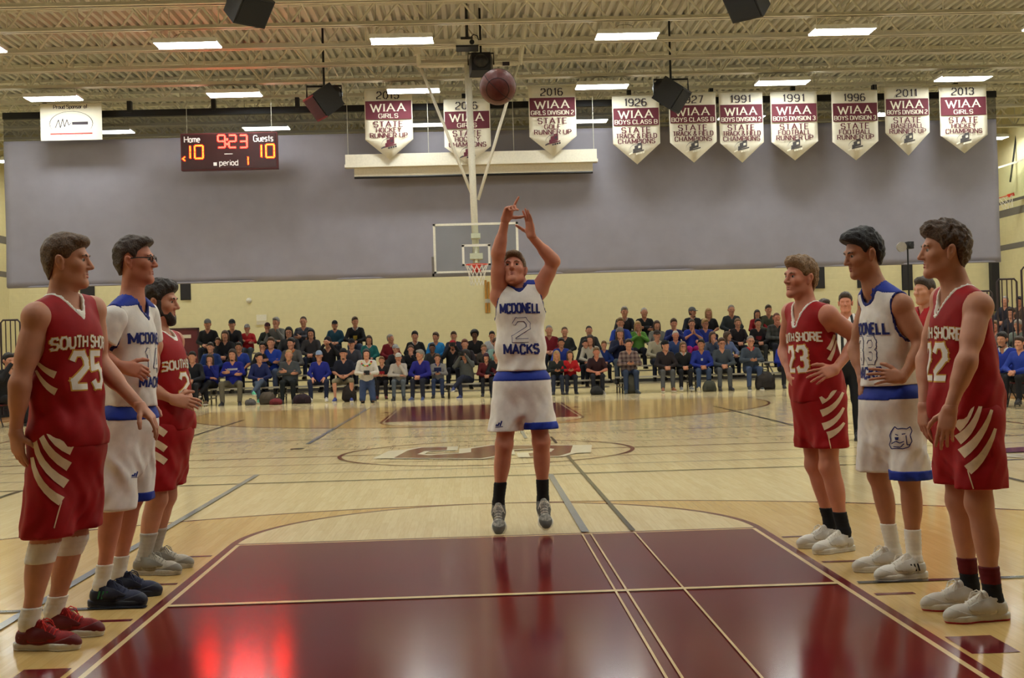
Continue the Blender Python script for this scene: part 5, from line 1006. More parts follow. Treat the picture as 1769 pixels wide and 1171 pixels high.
# ================================================================== SPECTATORS
# seated figure in its own frame: hips over the origin, feet on z=0, seat at z=.43, facing -y
def seated_joints(arms, lean, yaw, legs='front'):
    l = math.radians(lean); hc = V3(0, 0, .53); up = V3(0, -math.sin(l), math.cos(l)); sc = hc+up*.47; nb = sc+up*.045; J = dict(hipL=V3(.09, 0, .52), hipR=V3(-.09, 0, .52), shL=sc+V3(.168, 0, -.01), shR=sc+V3(-.168, 0, -.01), neck=nb)
    J['head'] = nb + up*.1 + V3(0, -.025, .085)
    J['knL'] = V3(.13, -.44, .53); J['knR'] = V3(-.13, -.44, .53); J['anL'] = V3(.13, -.42, .1); J['anR'] = V3(-.14, -.46, .1)
    if legs == 'crossed': J['knL'] = V3(.03, -.46, .6); J['anL'] = V3(-.2, -.56, .32); J['knR'] = V3(-.08, -.44, .53); J['anR'] = V3(-.05, -.42, .1)
    if legs == 'wide': J['knL'][0] = .22; J['knR'][0] = -.22; J['anL'][0] = .2; J['anR'][0] = -.2
    D = dict(clasp=((.27, -.2, .72), (.05, -.4, .66), (-.27, -.2, .72), (-.05, -.4, .66)), knees=((.27, -.12, .76), (.15, -.36, .64), (-.27, -.12, .76), (-.15, -.36, .64)), crossed=((.26, -.12, .78), (-.06, -.24, .82), (-.26, -.12, .76), (.06, -.22, .77)),
             chin=((.2, -.24, .76), (.03, -.25, .98), (-.27, -.18, .74), (.05, -.3, .72)), clap=((.25, -.2, .8), (.03, -.36, .92), (-.25, -.2, .8), (-.03, -.36, .92)), phone=((.26, -.15, .75), (.06, -.36, .76), (-.26, -.15, .75), (-.06, -.36, .76)), camera=((.27, -.26, .92), (.06, -.3, 1.15), (-.27, -.26, .9), (-.06, -.3, 1.12)), lap=((.27, -.06, .76), (.1, -.25, .67), (-.27, -.06, .76), (-.1, -.25, .67)))[arms]
    dz = up[2]*.47 - .47; dy = -math.sin(l)*.3
    for k, p in zip(('elL', 'wrL', 'elR', 'wrR'), D): J[k] = V3(*p)+V3(0, dy*(.6 if k[:2] == 'el' else .3), dz)
    if arms in ('chin', 'clap', 'camera'):
        o = J['head']-V3(0, -.115, 1.155)
        for k in ('wrL', 'wrR'):
            if not (arms == 'chin' and k == 'wrR'): J[k] = J[k] + o*(1.0 if arms != 'clap' else .5)
    return J, up
CV = {}
def seated_variant(arms, lean, yaw, tee, legs, shorts=False):
    key = (arms, lean, yaw, tee, legs, shorts)
    if key in CV: return CV[key]
    J, up = seated_joints(arms, lean, yaw, legs); hc, sc, up, rt, fw, hr, hf = frames(J); J['kfwd'] = V3(0, -1, 0)
    y = math.radians(yaw); A = head_frame((math.sin(y), -math.cos(y), -.05)); hd = J['head']; w = 1.08
    BP = body_prims(J, w, 1.0); lo, hi = bounds(BP, .06); g = Grid(lo, hi, .024); B = g.field(BP)
    ms = [g.mesh(B), head_mesh(hd, A, 1.1, cone(J['neck'], hd-V3(0, 0, .03), .056, .052, .03), .0095, False)]
    for s in 'LR':
        sg = 1 if s == 'L' else -1; d = nrm(J['wr'+s]-J['el'+s])
        if arms in ('clasp', 'lap', 'phone'): hd_ = (V3(-sg*.5, -.75, -.25), V3(-sg*.4, .2, -.4) if arms != 'phone' else V3(-sg*.3, .3, .8), V3(0, -.3, 1), (40, 42, 45, 48))
        elif arms == 'clap': hd_ = (V3(-sg*.1, -.35, .9), V3(-sg, 0, 0), V3(0, .9, .3), (8, 8, 8, 10))
        elif arms == 'knees': hd_ = (V3(0, -.8, -.5), V3(0, .4, -.9), V3(-sg, 0, 0), (25, 25, 25, 25))
        elif arms == 'crossed': hd_ = (V3(-sg, -.1, -.1), V3(0, 1, 0), V3(0, 0, 1), (15, 15, 15, 15))
        elif arms == 'camera': hd_ = (V3(-sg*.6, -.4, .5), V3(-sg*.3, .3, -.6), V3(0, .5, .5), (50, 50, 50, 50))
        else: hd_ = (V3(-.2, .1, .9), V3(0, 1, 0), V3(-1, 0, .2), (55, 60, 60, 60)) if s == 'L' else (V3(.9, -.2, 0), V3(0, .5, -.8), V3(0, -.3, .8), (25, 25, 25, 28))
        hp_ = hand_prims(J['wr'+s], *hd_, s=1.0); ms.append(hand_mesh(hp_, cone(J['el'+s], J['wr'+s], .039, .0265, .02), .0085))
    body = np_mesh('body', *join_np(ms))
    TP = torso_prims(J, w, .022, .07) + [cone(J['neck']+(J['sh'+s]-J['neck'])*.1, J['sh'+s], .064, .064, .05) for s in 'LR'] + [ell(hc+up*.12, np.array([rt, fw, up]), (.19, .15, .2), .06)]
    for s in 'LR':
        if tee: e = J['sh'+s]+(J['el'+s]-J['sh'+s])*.72; TP += [cone(J['sh'+s], e, .072, .066, .03)]
        else: e = J['el'+s]+(J['wr'+s]-J['el'+s])*.9; TP += [cone(J['sh'+s], J['el'+s], .07, .058, .03), cone(J['el'+s], e, .056, .042, .03)]
    lo, hi = bounds(TP, .03); g = Grid(lo, hi, .02); F = g.field(TP); F = np.minimum(F, g.field(torso_prims(J, w))-.015); X, Y, Z = g.xyz()
    F = F + wob(g, 30, 1.0)*.006; NF = g.field([cone(J['neck']+up*.012, hd, .072, .07, .02), cone(J['neck']+fw*.05+up*.01, J['neck']+fw*.1-up*.05, .045, .02, .02)]); F = clip(clip(F, -NF), .45-Z)
    V, Q = g.mesh(F); top = np_mesh('top', smooth_mesh(V, Q, 1), Q)
    cr = clip(clip(g.field(TP)+wob(g, 30, 1.0)*.006-.006, -NF), NF-.03); cr = clip(cr, (J['neck'][2]-.06)-Z); VQ = g.mesh(cr); collar = np_mesh('collar', *VQ) if len(VQ[0]) else None
    QP = [ell(hc+V3(0, 0, -.01), I3, (.18, .15, .13), .05)]
    for s in 'LR':
        hp_, kn, an = J['hip'+s], J['kn'+s], J['an'+s]; QP.append(cone(hp_, kn, .1, .072, .05))
        if not shorts: QP.append(cone(kn, an+(an-kn)*.02, .068, .056, .03))
    lo, hi = bounds(QP, .03); g = Grid(lo, hi, .021); F = g.field(QP)+wob(g, 33, 2.0)*.005; Z = g.xyz()[2]; F = clip(F, .08-Z) if not shorts else F; V, Q = g.mesh(F); bot = np_mesh('trousers', smooth_mesh(V, Q, 1), Q)
    CV[key] = dict(J=J, A=A, hd=hd, body=body, top=top, bot=bot, collar=collar); return CV[key]
HV = {}
HST = dict(under=dict(side=.003, top=-.004, messy=0), longhat=dict(side=.003, top=-.004, long=.16, messy=.002), short=dict(side=.007, top=.02, messy=.003, fringe=.008), mid=dict(side=.012, top=.024, messy=.004, fringe=.01), long=dict(side=.012, top=.016, long=.16, messy=.003), vlong=dict(side=.012, top=.016, long=.24, messy=.003), pony=dict(side=.008, top=.012, pony=1, messy=0), afro=dict(side=.03, top=.035, vol=.12, messy=.006), balding=dict(side=.004, top=-.004, messy=0, line=(.0, 1.1)))
def head_wear(kind, A_key, A, style):
    key = (kind, A_key, style)
    if key in HV: return HV[key]
    c = np.zeros(3); T = lambda x, y, z: 1.1*(A.T @ np.array([x, y, z])); e = lambda p, r, k: ell(T(*p), A, np.array(r)*1.1, k)
    if kind == 'hair': VQ = hair_mesh(c, A, 1.1, HST[style], .011, 2)
    else:
        if kind == 'beanie': pr = [e((0, -.012, .05), (.088, .108, .092), .02)]
        else: pr = [e((0, -.012, .05), (.084, .106, .09), .02)]
        sgn = -1 if kind == 'backcap' else 1
        lo, hi = bounds(pr, .02); lo -= .1; hi += .1; g = Grid(lo, hi, .0095); F = g.field(pr); F = clip(F, g.plane(T(0, 0, .028 if kind != 'beanie' else .02), -nrm(A[2]-A[1]*.12)))
        if kind in ('cap', 'backcap'):
            B = g.field([ell(T(0, sgn*.1, .04), np.array([A[0], A[1], A[2]]), (.07, .085, .012), .01)]); F = np.minimum(F, B)
        VQ = g.mesh(F)
    HV[key] = np_mesh('hair' if kind == 'hair' else 'cap', *VQ); return HV[key]
def tint(name, c): return cloth_mat('%s_%d_%d_%d' % ((name,)+tuple(c)), rgb(*[x*.9 for x in c]))
HC = dict(bk=(30, 26, 26), db=(58, 44, 36), br=(78, 56, 40), lb=(118, 90, 58), bl=(176, 142, 92), gy=(140, 134, 126), wh=(188, 182, 172), rd=(104, 56, 40))
SKN = dict(f=SK, r=SK2, t=SK3, b=SKB)
m_dshoe = mat('dark_shoe', rgb(40, 38, 40), .6); m_jean = (58, 70, 96)
def plaid_mat(a, b):
    m = mat('plaid_%d_%d_%d' % tuple(a), rgb(*a), .8); N = m.node_tree.nodes; L = m.node_tree.links
    if 'plaid' in N: return m
    tc = N.new('ShaderNodeTexCoord'); sp = N.new('ShaderNodeSeparateXYZ'); L.new(tc.outputs['Object'], sp.inputs[0]); outs = []
    for ax in (0, 2):
        mu = N.new('ShaderNodeMath'); mu.operation = 'MULTIPLY'; mu.inputs[1].default_value = 58; L.new(sp.outputs[ax], mu.inputs[0]); sn = N.new('ShaderNodeMath'); sn.operation = 'SINE'; L.new(mu.outputs[0], sn.inputs[0]); gt = N.new('ShaderNodeMath'); gt.operation = 'GREATER_THAN'; gt.inputs[1].default_value = .1; L.new(sn.outputs[0], gt.inputs[0]); outs.append(gt)
    ad = N.new('ShaderNodeMath'); ad.name = 'plaid'; L.new(outs[0].outputs[0], ad.inputs[0]); L.new(outs[1].outputs[0], ad.inputs[1]); hf = N.new('ShaderNodeMath'); hf.operation = 'MULTIPLY'; hf.inputs[1].default_value = .5; L.new(ad.outputs[0], hf.inputs[0])
    mx = N.new('ShaderNodeMix'); mx.data_type = 'RGBA'; mx.inputs['A'].default_value = rgb(*a) + (1,); mx.inputs['B'].default_value = rgb(*b) + (1,); L.new(hf.outputs[0], mx.inputs['Factor']); L.new(mx.outputs['Result'], N['Principled BSDF'].inputs['Base Color']); return m
CSH = {}
def crowd_shoe():
    if 'u' not in CSH:
        so = shoe_meshes(.016); CSH['u'] = so[0]; CSH['s'] = so[1]
    return CSH
def glasses_mb(hd, A):
    mb = MB(); T = lambda x, y, z: hd + 1.1*(A.T @ np.array([x, y, z]))
    for x in (-1, 1): mb.tube([T(x*.034+.025*math.cos(t), .104, .004+.018*math.sin(t)) for t in np.linspace(0, 2*math.pi, 11)[:-1]], .004, 4, closed=True); mb.tube([T(x*.058, .1, .01), T(x*.084, .0, .01)], .004, 4)
    return mb
def sit(loc, rz, scale, arms='clasp', lean=8, yaw=0, tee=False, legs='front', skin='f', hair='short', hc='db', top=(40, 40, 44), bot=(40, 42, 52), hat=None, hatc=(30, 30, 34), shoe=(44, 42, 44), collar=None, glasses=False, beard=False, label='', group='spectators', shorts=False, prop=None, plaid=None, chest=None):
    v = seated_variant(arms, lean, yaw, tee, legs, shorts); e = empty('person', loc, label, 'person', group, rz); e.scale = (scale,)*3
    link('body', v['body'], SKN[skin], e); tp_ = link('top', v['top'], plaid_mat(top, plaid) if plaid else tint('crowd', top), e); link('trousers' if not shorts else 'shorts', v['bot'], tint('crowd', bot), e)
    if collar is not None and v['collar'] is not None: link('collar', v['collar'], tint('crowd', collar), e)
    ak = yaw
    if chest:
        w_, h_, y_, cc = chest; me = v['top']
        if 'bvh' not in v: v['bvh'] = Deco([x.co for x in me.vertices], [tuple(q.vertices) for q in me.polygons])
        hc_, sc_, up_, rt_, fw_, _, _ = frames(v['J']); mb = v['bvh'].put([[np.array((-w_/2, y_-h_/2)), np.array((w_/2, y_-h_/2)), np.array((w_/2, y_+h_/2)), np.array((-w_/2, y_+h_/2))]], sc_+fw_*.5, -rt_, up_, -fw_, .006, .03, .8); mb.build('chest_print', tint('crowd', cc), tp_)
    if hat: hair = 'longhat' if 'long' in hair else 'under'
    if hair != 'bald': o = link('hair', head_wear('hair', ak, v['A'], hair), hairm(HC[hc]), e); o.location = v['hd']
    if hat: o = link('cap' if hat != 'beanie' else 'knit_cap', head_wear(hat, ak, v['A'], ''), tint('hat', hatc), e); o.location = v['hd']
    sh = crowd_shoe(); ms = mat('shoe_%d_%d_%d' % tuple(shoe), rgb(*shoe), .6)
    for s in 'LR':
        an = v['J']['an'+s]; u = link('shoe', sh['u'], ms, e); d = nrm(np.array([.15 if s == 'L' else -.15, -1, 0])); z = an[2]-.1
        u.matrix_local = Matrix.Translation((an[0]+d[0]*.07, an[1]+d[1]*.07, z)) @ Matrix.Rotation(math.atan2(d[1], d[0]), 4, 'Z'); link('sole', sh['s'], SOLEW if sum(shoe) > 200 else m_dshoe, u)
    if glasses:
        if ('g', ak) not in HV: HV['g', ak] = glasses_mb(np.zeros(3), v['A']).mesh('glasses')
        o = link('glasses', HV['g', ak], mat('black_plastic', rgb(18, 18, 20), .3), e); o.location = v['hd']
    if beard:
        if ('b', ak) not in HV:
            A = v['A']; T = lambda x, y, z: 1.1*(A.T @ np.array([x, y, z])); pr = [cone(T(.06, 0, -.05), T(0, .07, -.11), .022, .028, .02), cone(T(-.06, 0, -.05), T(0, .07, -.11), .022, .028, .02)]; lo, hi = bounds(pr, .02); g = Grid(lo, hi, .01); F = g.field(pr); g.blend(F, ell(T(0, .11, -.06), A, (.03, .03, .02), .01), sub=True); HV['b', ak] = np_mesh('beard', *g.mesh(F))
        o = link('beard', HV['b', ak], hairm(HC[hc]), e); o.location = v['hd']
    if prop:
        J = v['J']; pos = (J['wrL']+J['wrR'])/2 + (V3(0, -.1, .04) if arms == 'camera' else V3(0, -.06, .03)); pw = Matrix.Translation(loc) @ Matrix.Rotation(rz, 4, 'Z') @ Vector(pos*scale)
        o = empty(prop[0], pw, prop[1], prop[0].replace('_', ' '), rz=rz)
        if prop[0] == 'camera': MB().box(-.075, .075, -.05, .03, -.05, .06).build('camera_body', m_spk, o); MB().tube([(0, -.05, 0), (0, -.15, 0)], .036, 10).build('lens', m_gril, o)
        else: MB().box(-.038, .038, -.075, .0, .0, .008).build('phone_body', m_spk, o); MB().box(-.034, .034, -.07, -.005, .008, .0095).build('phone_screen', mat('phone_glass', rgb(60, 70, 84), .15), o)
    return e, v
ROWY = lambda r: 29.9 + .64*r
def spect(px, py, sec, row, label, **k):
    """head centre seen at px,py; sits on row of a bleacher section"""
    seats = SECT[sec][0]; Y = ROWY(row)+.02; q = at(px, py, Y); seat = seats[row]; lean = k.get('lean', 8); v = seated_variant(k.get('arms', 'clasp'), lean, k.get('yaw', 0), k.get('tee', False), k.get('legs', 'front'), k.get('shorts', False))
    rz = math.radians(k.pop('turn', 0)); hz = v['hd'][2]
    s = (q[2]-(seat-.43))/hz; s = min(1.08, max(.8, s)); 
    hx = v['hd'][1]*s; x = q[0] + math.sin(rz)*hx; z0 = seat-.43*s
    return sit((x, Y, z0), rz, s, label=label, **k)
G = 'spectators on the far bleachers'
def S(px, py, sec, row, label, **k): return spect(px, py, sec, row, label, group=G, **k)
BK, NV, BL_, RB, GYC, MR, TL, CRc, KH = (30, 29, 33), (30, 36, 62), (34, 56, 132), (28, 44, 150), (96, 96, 100), (104, 28, 34), (36, 92, 92), (206, 196, 176), (126, 114, 90)
# left bleacher, top rows
S(360, 560, 'L', 3, 'man in grey flat cap and black coat on the top left corner', hat='cap', hatc=(112, 110, 108), top=BK, arms='lap', collar=(70, 40, 40))
S(402, 561, 'L', 3, 'man in black cap and black jacket on the top row left', hat='cap', hatc=(26, 28, 34), top=(34, 33, 36), arms='clasp')
S(428, 572, 'L', 3, 'man in grey cap and bright red jacket on the top row', hat='cap', hatc=(150, 146, 144), top=(190, 36, 40), bot=(88, 100, 112), arms='crossed', hair='balding', hc='gy')
S(390, 580, 'L', 2, 'brown-haired woman in black jacket left of the red jacket', hair='long', hc='br', top=BK)
S(463, 569, 'L', 3, 'man in dark red cap and dark green jacket, top row', hat='cap', hatc=(74, 28, 34), top=(52, 56, 48), arms='chin')
S(478, 557, 'L', 3, 'grey-haired man in grey sweatshirt holding a hand to his mouth', hair='short', hc='gy', top=(120, 118, 112), arms='chin', yaw=-20)
S(500, 573, 'L', 2, 'dark-haired woman with glasses in black and grey jacket', hair='long', hc='bk', top=(58, 57, 58), glasses=True)
S(525, 555, 'L', 3, 'short-haired man in dark plaid shirt with folded arms, top row', hair='balding', hc='db', top=(74, 76, 86), arms='crossed', plaid=(48, 46, 52))
S(538, 577, 'L', 2, 'long-haired woman in grey-black cardigan with clasped hands', hair='vlong', hc='bk', top=(66, 62, 64), bot=(48, 54, 74))
S(579, 565, 'L', 3, 'man in black cap and teal-blue hooded jacket, top row', hat='cap', hatc=(24, 26, 30), top=(44, 84, 104), arms='lap', hc='br', beard=True)
S(614, 557, 'L', 3, 'young man in black sweatshirt with gold crest, top right of left bleacher', hair='short', hc='br', top=(28, 27, 28), bot=(70, 84, 110), yaw=20, collar=(200, 196, 188), chest=(.11, .12, -.2, (190, 160, 60)))
S(365, 601, 'L', 1, 'short-haired man in dark blue sports shirt on the left end', hair='short', hc='db', top=(40, 66, 128), arms='lap')
S(378, 600, 'L', 2, 'man half hidden behind the blue sports shirt on the left', hair='short', hc='br', top=(36, 36, 48))
S(414, 601, 'L', 1, 'dark-haired person in bright blue t-shirt behind the bearded man', hair='short', hc='bk', top=(44, 72, 170), tee=True, skin='t', arms='knees')
S(403, 611, 'L', 0, 'bearded long-haired man in royal blue hoodie with arms crossed', hair='long', hc='db', top=(30, 40, 150), bot=(108, 100, 82), arms='crossed', beard=True, legs='wide', shoe=(40, 36, 34), chest=(.24, .045, -.09, (200, 200, 206)))
S(364, 622, 'L', 0, 'girl in blue hooded top resting her cheek on her hand', hair='long', hc='db', top=(32, 42, 134), bot=BK, arms='chin', legs='crossed', shoe=(104, 80, 58))
S(469, 583, 'L', 1, 'man in shiny blue jacket with folded arms', hair='short', hc='br', top=(36, 68, 172), bot=(94, 106, 136), arms='crossed')
S(455, 601, 'L', 1, 'dark-haired woman with glasses and hand on chin', hair='mid', hc='bk', top=BK, arms='chin', glasses=True)
S(504, 592, 'L', 1, 'dark-haired person in grey hoodie with orange collar', hair='mid', hc='bk', top=(96, 92, 90), collar=(196, 104, 44), yaw=-20)
S(500, 613, 'L', 0, 'bald man in charcoal hoodie with arms folded on the front bench', hair='balding', hc='bl', top=(84, 88, 92), bot=(30, 34, 34), arms='crossed', beard=True, shoe=(60, 58, 58))
S(449, 620, 'L', 0, 'dark-haired woman in navy jacket and jeans with green shoes', hair='mid', hc='bk', top=(36, 46, 100), bot=(84, 96, 118), yaw=20, legs='crossed', shoe=(96, 190, 150), turn=12)
S(552, 616, 'L', 0, 'man in pale blue cap and royal blue quarter-zip', hat='cap', hatc=(164, 182, 214), top=(38, 48, 150), bot=(36, 42, 66), arms='knees', legs='wide', shoe=(210, 204, 196), hc='gy')
S(567, 590, 'L', 1, 'man in dark cap and black coat raising a hand to his eyes', hat='cap', hatc=(34, 30, 34), top=(34, 32, 34), arms='camera')
S(594, 611, 'L', 0, 'bearded man in navy polo shirt and khaki shorts', hat='backcap', hatc=(34, 34, 40), hc='br', beard=True, top=(32, 36, 54), tee=True, bot=(140, 130, 104), shorts=True, arms='lap', legs='wide', shoe=(50, 60, 120))
S(608, 595, 'L', 1, 'man in dark cap and grey jacket behind the khaki shorts', hat='cap', hatc=(30, 28, 34), top=(66, 66, 76), arms='clasp')
# middle bleacher
S(638, 591, 'M', 2, 'long-haired woman in teal cardigan', hair='vlong', hc='db', top=(38, 116, 112), bot=(46, 56, 76), arms='lap', collar=(210, 196, 190))
S(675, 588, 'M', 2, 'balding man in maroon jacket looking to the side', hair='balding', hc='gy', top=(128, 30, 36), yaw=40, turn=15, arms='lap')
S(684, 607, 'M', 1, 'man in white and grey trucker cap and black coat', hat='cap', hatc=(176, 178, 178), top=(36, 35, 38), yaw=40)
S(717, 582, 'M', 2, 'dark-haired man in black zip jacket, top row middle', hair='mid', hc='bk', top=(34, 34, 36), arms='lap', collar=(190, 186, 180))
S(710, 608, 'M', 1, 'smiling girl in black with her chin on her hand', hair='pony', hc='br', top=BK, arms='chin')
S(726, 614, 'M', 0, 'grey-haired man in royal blue quarter-zip turned to the left', hair='short', hc='gy', top=(44, 44, 146), bot=(40, 42, 56), yaw=-40, turn=-15, arms='clasp', lean=12, shoe=(70, 80, 120))
S(753, 585, 'M', 2, 'boy in bright sky blue hoodie', hair='mid', hc='br', top=(44, 142, 212), yaw=-20, arms='lap')
S(747, 605, 'M', 1, 'curly-haired person in dark grey behind the grey raglan shirt', hair='mid', hc='bk', top=(56, 56, 56), skin='b')
S(756, 624, 'M', 0, 'boy in grey raglan sweatshirt with navy front holding a phone', hair='short', hc='br', top=(150, 148, 148), bot=(48, 60, 92), arms='phone', collar=(40, 52, 110), prop=('mobile_phone', 'phone in the hands of the boy in the raglan sweatshirt'), chest=(.22, .2, -.13, (36, 44, 88)))
S(784, 583, 'M', 2, 'brown-haired man in navy top, upper row middle', hair='short', hc='br', top=(46, 48, 66))
S(782, 598, 'M', 1, 'bearded man in red cap and black jacket holding a camera', hat='cap', hatc=(172, 30, 42), hc='br', beard=True, top=(32, 32, 34), arms='camera', prop=('camera', 'black camera held up by the man in the red cap'))
S(803, 596, 'M', 1, 'red-haired woman beside the man in red cap', hair='mid', hc='rd', top=(50, 42, 46))
S(820, 581, 'M', 2, 'man with large black hair in dark jacket', hair='afro', hc='bk', top=(38, 34, 32), skin='b')
S(804, 614, 'M', 0, 'dark-haired woman in grey sweater taking a photo', hair='long', hc='bk', top=(98, 100, 98), bot=(42, 46, 66), arms='camera', yaw=-40, turn=-20, legs='crossed', shoe=(60, 66, 110), prop=('camera', 'small black camera held by the woman in the grey sweater'))
S(836, 609, 'M', 1, 'blond girl between the photographer and the shooter', hair='pony', hc='lb', top=(80, 70, 60), arms='chin')
S(850, 583, 'M', 2, 'black-haired young man in white shirt beside the shooter', hair='short', hc='bk', top=(200, 200, 202))
S(857, 594, 'M', 1, 'woman in pale green top beside the shooter', hair='mid', hc='br', top=(154, 190, 180), yaw=20)
S(840, 623, 'M', 0, 'girl in maroon hooded sweatshirt and patterned cap', hat='beanie', hatc=(70, 40, 56), hair='long', hc='bk', top=(102, 30, 36), bot=(32, 32, 38))
S(857, 617, 'M', 0, 'boy in black next to the maroon sweatshirt', hair='short', hc='db', top=(36, 36, 40))
S(660, 631, 'M', 0, 'small boy in black t-shirt with red print on the front bench', hair='short', hc='lb', top=(36, 34, 38), tee=True, bot=(34, 30, 34), arms='phone', shoe=(90, 30, 34), chest=(.16, .1, -.13, (170, 36, 44)))
S(689, 621, 'M', 0, 'man in white cap and white sweater with hand on mouth', hat='cap', hatc=(216, 212, 202), top=(214, 206, 196), bot=(96, 104, 112), arms='chin', lean=16)
S(948, 570, 'M', 2, 'grey balding man in maroon jacket right of the shooter', hair='balding', hc='gy', top=(134, 30, 40), arms='lap')
S(975, 574, 'M', 2, 'short-haired man in dark green coat right of the shooter', hair='balding', hc='br', top=(48, 50, 48), arms='lap')
S(1017, 572, 'M', 2, 'bald heavy man in dark grey jacket on the top row', hair='balding', hc='db', top=(52, 52, 50))
S(969, 595, 'M', 1, 'dark-haired woman in blue looking down', hair='mid', hc='bk', top=(42, 62, 150), skin='t')
S(1019, 588, 'M', 1, 'brown-haired woman in cream top', hair='long', hc='db', top=(200, 192, 172), yaw=-20)
S(1011, 598, 'M', 1, 'short-haired man in black sports jacket', hair='short', hc='bk', top=(36, 36, 40))
S(961, 618, 'M', 0, 'long blond girl in black looking at her phone', hair='vlong', hc='bl', top=(44, 48, 48), bot=(48, 54, 72), arms='phone', lean=16, prop=('mobile_phone', 'phone in the hands of the long blond girl'))
S(984, 618, 'M', 0, 'brown-haired girl in bright red jacket with phone', hair='vlong', hc='br', top=(206, 34, 40), bot=(40, 42, 54), arms='phone', lean=16, shoe=(34, 32, 34), prop=('mobile_phone', 'phone in the hands of the girl in the red jacket'))
S(1029, 611, 'M', 0, 'young man in dark maroon polo leaning forward', hair='short', hc='lb', top=(58, 32, 38), tee=True, bot=(38, 38, 46), arms='clasp', lean=18, skin='r', shoe=(150, 144, 134))
S(1043, 605, 'M', 1, 'boy in blue jacket at the end of the middle bleacher', hair='short', hc='lb', top=(40, 66, 140))
# right bleacher
S(1078, 538, 'R', 3, 'grey-haired man in black vest over white sleeves, top row', hair='short', hc='gy', top=(46, 44, 46), collar=(190, 180, 170))
S(1071, 557, 'R', 2, 'person in blue t-shirt in front of the black vest', hair='short', hc='lb', top=(46, 76, 180), tee=True)
S(1112, 540, 'R', 3, 'bald man in black jacket on the top row of the right bleacher', hair='balding', hc='wh', top=(36, 36, 38), arms='crossed')
S(1101, 565, 'R', 2, 'blond woman clapping in a green and white jacket', hair='vlong', hc='bl', top=(112, 168, 74), arms='clap', collar=(214, 212, 200))
S(1134, 564, 'R', 2, 'long-haired woman in pale grey top', hair='vlong', hc='br', top=(150, 148, 140))
S(1070, 573, 'R', 1, 'clapping person in navy with grey knit cap', hat='beanie', hatc=(120, 108, 104), top=(36, 42, 70), bot=(96, 108, 118), arms='clap', hair='long', hc='br')
S(1085, 594, 'R', 0, 'man in brown plaid flannel shirt on the front bench', hair='short', hc='db', top=(140, 120, 112), bot=(52, 64, 88), arms='phone', shoe=(60, 66, 70), prop=('mobile_phone', 'phone in the hands of the man in plaid flannel'), plaid=(72, 50, 52))
S(1134, 580, 'R', 1, 'man in cream knit sweater behind the front bench', hair='short', hc='db', top=(186, 176, 150), bot=(46, 50, 66), hat='cap', hatc=(66, 52, 46))
S(1163, 560, 'R', 2, 'small boy in dark blue long-sleeved shirt', hair='mid', hc='br', top=(44, 54, 120), arms='clap')
S(1195, 540, 'R', 3, 'man in grey cap and navy jacket turned to the right', hat='cap', hatc=(110, 110, 112), top=(40, 42, 50), yaw=40, hc='db', beard=True)
S(1194, 561, 'R', 2, 'girl clapping in a bright blue t-shirt', hair='pony', hc='br', top=(50, 72, 186), tee=True, arms='clap', bot=(214, 50, 140))
S(1166, 581, 'R', 1, 'bald man in blue shirt behind the dark sweater', hair='balding', hc='wh', top=(58, 78, 128), skin='r')
S(1148, 598, 'R', 0, 'man in backward black cap and dark patterned sweater', hat='backcap', hatc=(30, 30, 34), hc='bk', top=(52, 44, 46), bot=(92, 92, 92), yaw=40, shoe=(138, 84, 54))
S(1179, 601, 'R', 0, 'smiling blond woman with glasses in a black coat', hair='vlong', hc='lb', top=(32, 32, 34), bot=(28, 28, 32), glasses=True, collar=(190, 196, 190), arms='clasp', shoe=(120, 120, 122))
S(1209, 595, 'R', 0, 'dark-haired man in royal blue jacket with pale shoes', hair='short', hc='bk', top=(40, 58, 158), bot=(62, 78, 108), yaw=-20, lean=16, arms='clasp', shoe=(196, 178, 128), skin='t', chest=(.05, .06, -.12, (206, 206, 210)))
S(1223, 543, 'R', 3, 'blond woman in black t-shirt on the top row', hair='vlong', hc='bl', top=(38, 38, 40), tee=True, arms='lap')
S(1217, 561, 'R', 2, 'woman with glasses in a blue team shirt', hair='mid', hc='bl', top=(44, 60, 150), glasses=True, tee=True, yaw=20)
S(1262, 535, 'R', 3, 'large man in dark green-grey pullover on the top row', hair='balding', hc='gy', top=(60, 66, 68), arms='lap')
S(1273, 560, 'R', 2, 'woman in black pullover below the large man', hair='pony', hc='lb', top=(38, 30, 34))
S(1230, 584, 'R', 1, 'curly brown-haired woman in patterned top', hair='long', hc='br', top=(84, 92, 112), yaw=20, arms='chin')
S(1256, 584, 'R', 1, 'long-haired woman in pale blue shirt turned away', hair='vlong', hc='br', top=(112, 128, 170), yaw=40, turn=30)
S(1245, 593, 'R', 0, 'boy with glasses in slate grey shirt on the front bench', hair='mid', hc='br', top=(76, 84, 94), bot=(86, 88, 90), glasses=True, lean=12, arms='clasp', shoe=(50, 48, 52))
S(1295, 588, 'R', 0, 'man with glasses in grey zip jacket over a red shirt', hair='balding', hc='gy', top=(78, 88, 102), bot=(66, 80, 110), glasses=True, arms='phone', collar=(206, 36, 44), shoe=(66, 70, 70))
S(1307, 547, 'R', 3, 'laughing dark-haired woman in red top', hair='long', hc='db', top=(164, 30, 38))
S(1308, 561, 'R', 2, 'young man in black hoodie with dark red print', hair='short', hc='bk', top=(36, 30, 32), bot=(60, 60, 58), chest=(.16, .12, -.18, (120, 30, 34)))
S(1326, 536, 'R', 3, 'man in dark green shirt at the top right', hair='short', hc='db', top=(84, 86, 66))
S(1340, 548, 'R', 2, 'balding man in grey plaid shirt with his hand on his chin', hair='balding', hc='rd', top=(72, 72, 68), arms='chin', skin='r', plaid=(48, 50, 48))
S(1354, 592, 'R', 0, 'person in royal blue jacket half hidden behind red player 23', hair='short', hc='db', top=(34, 54, 160), bot=BK)
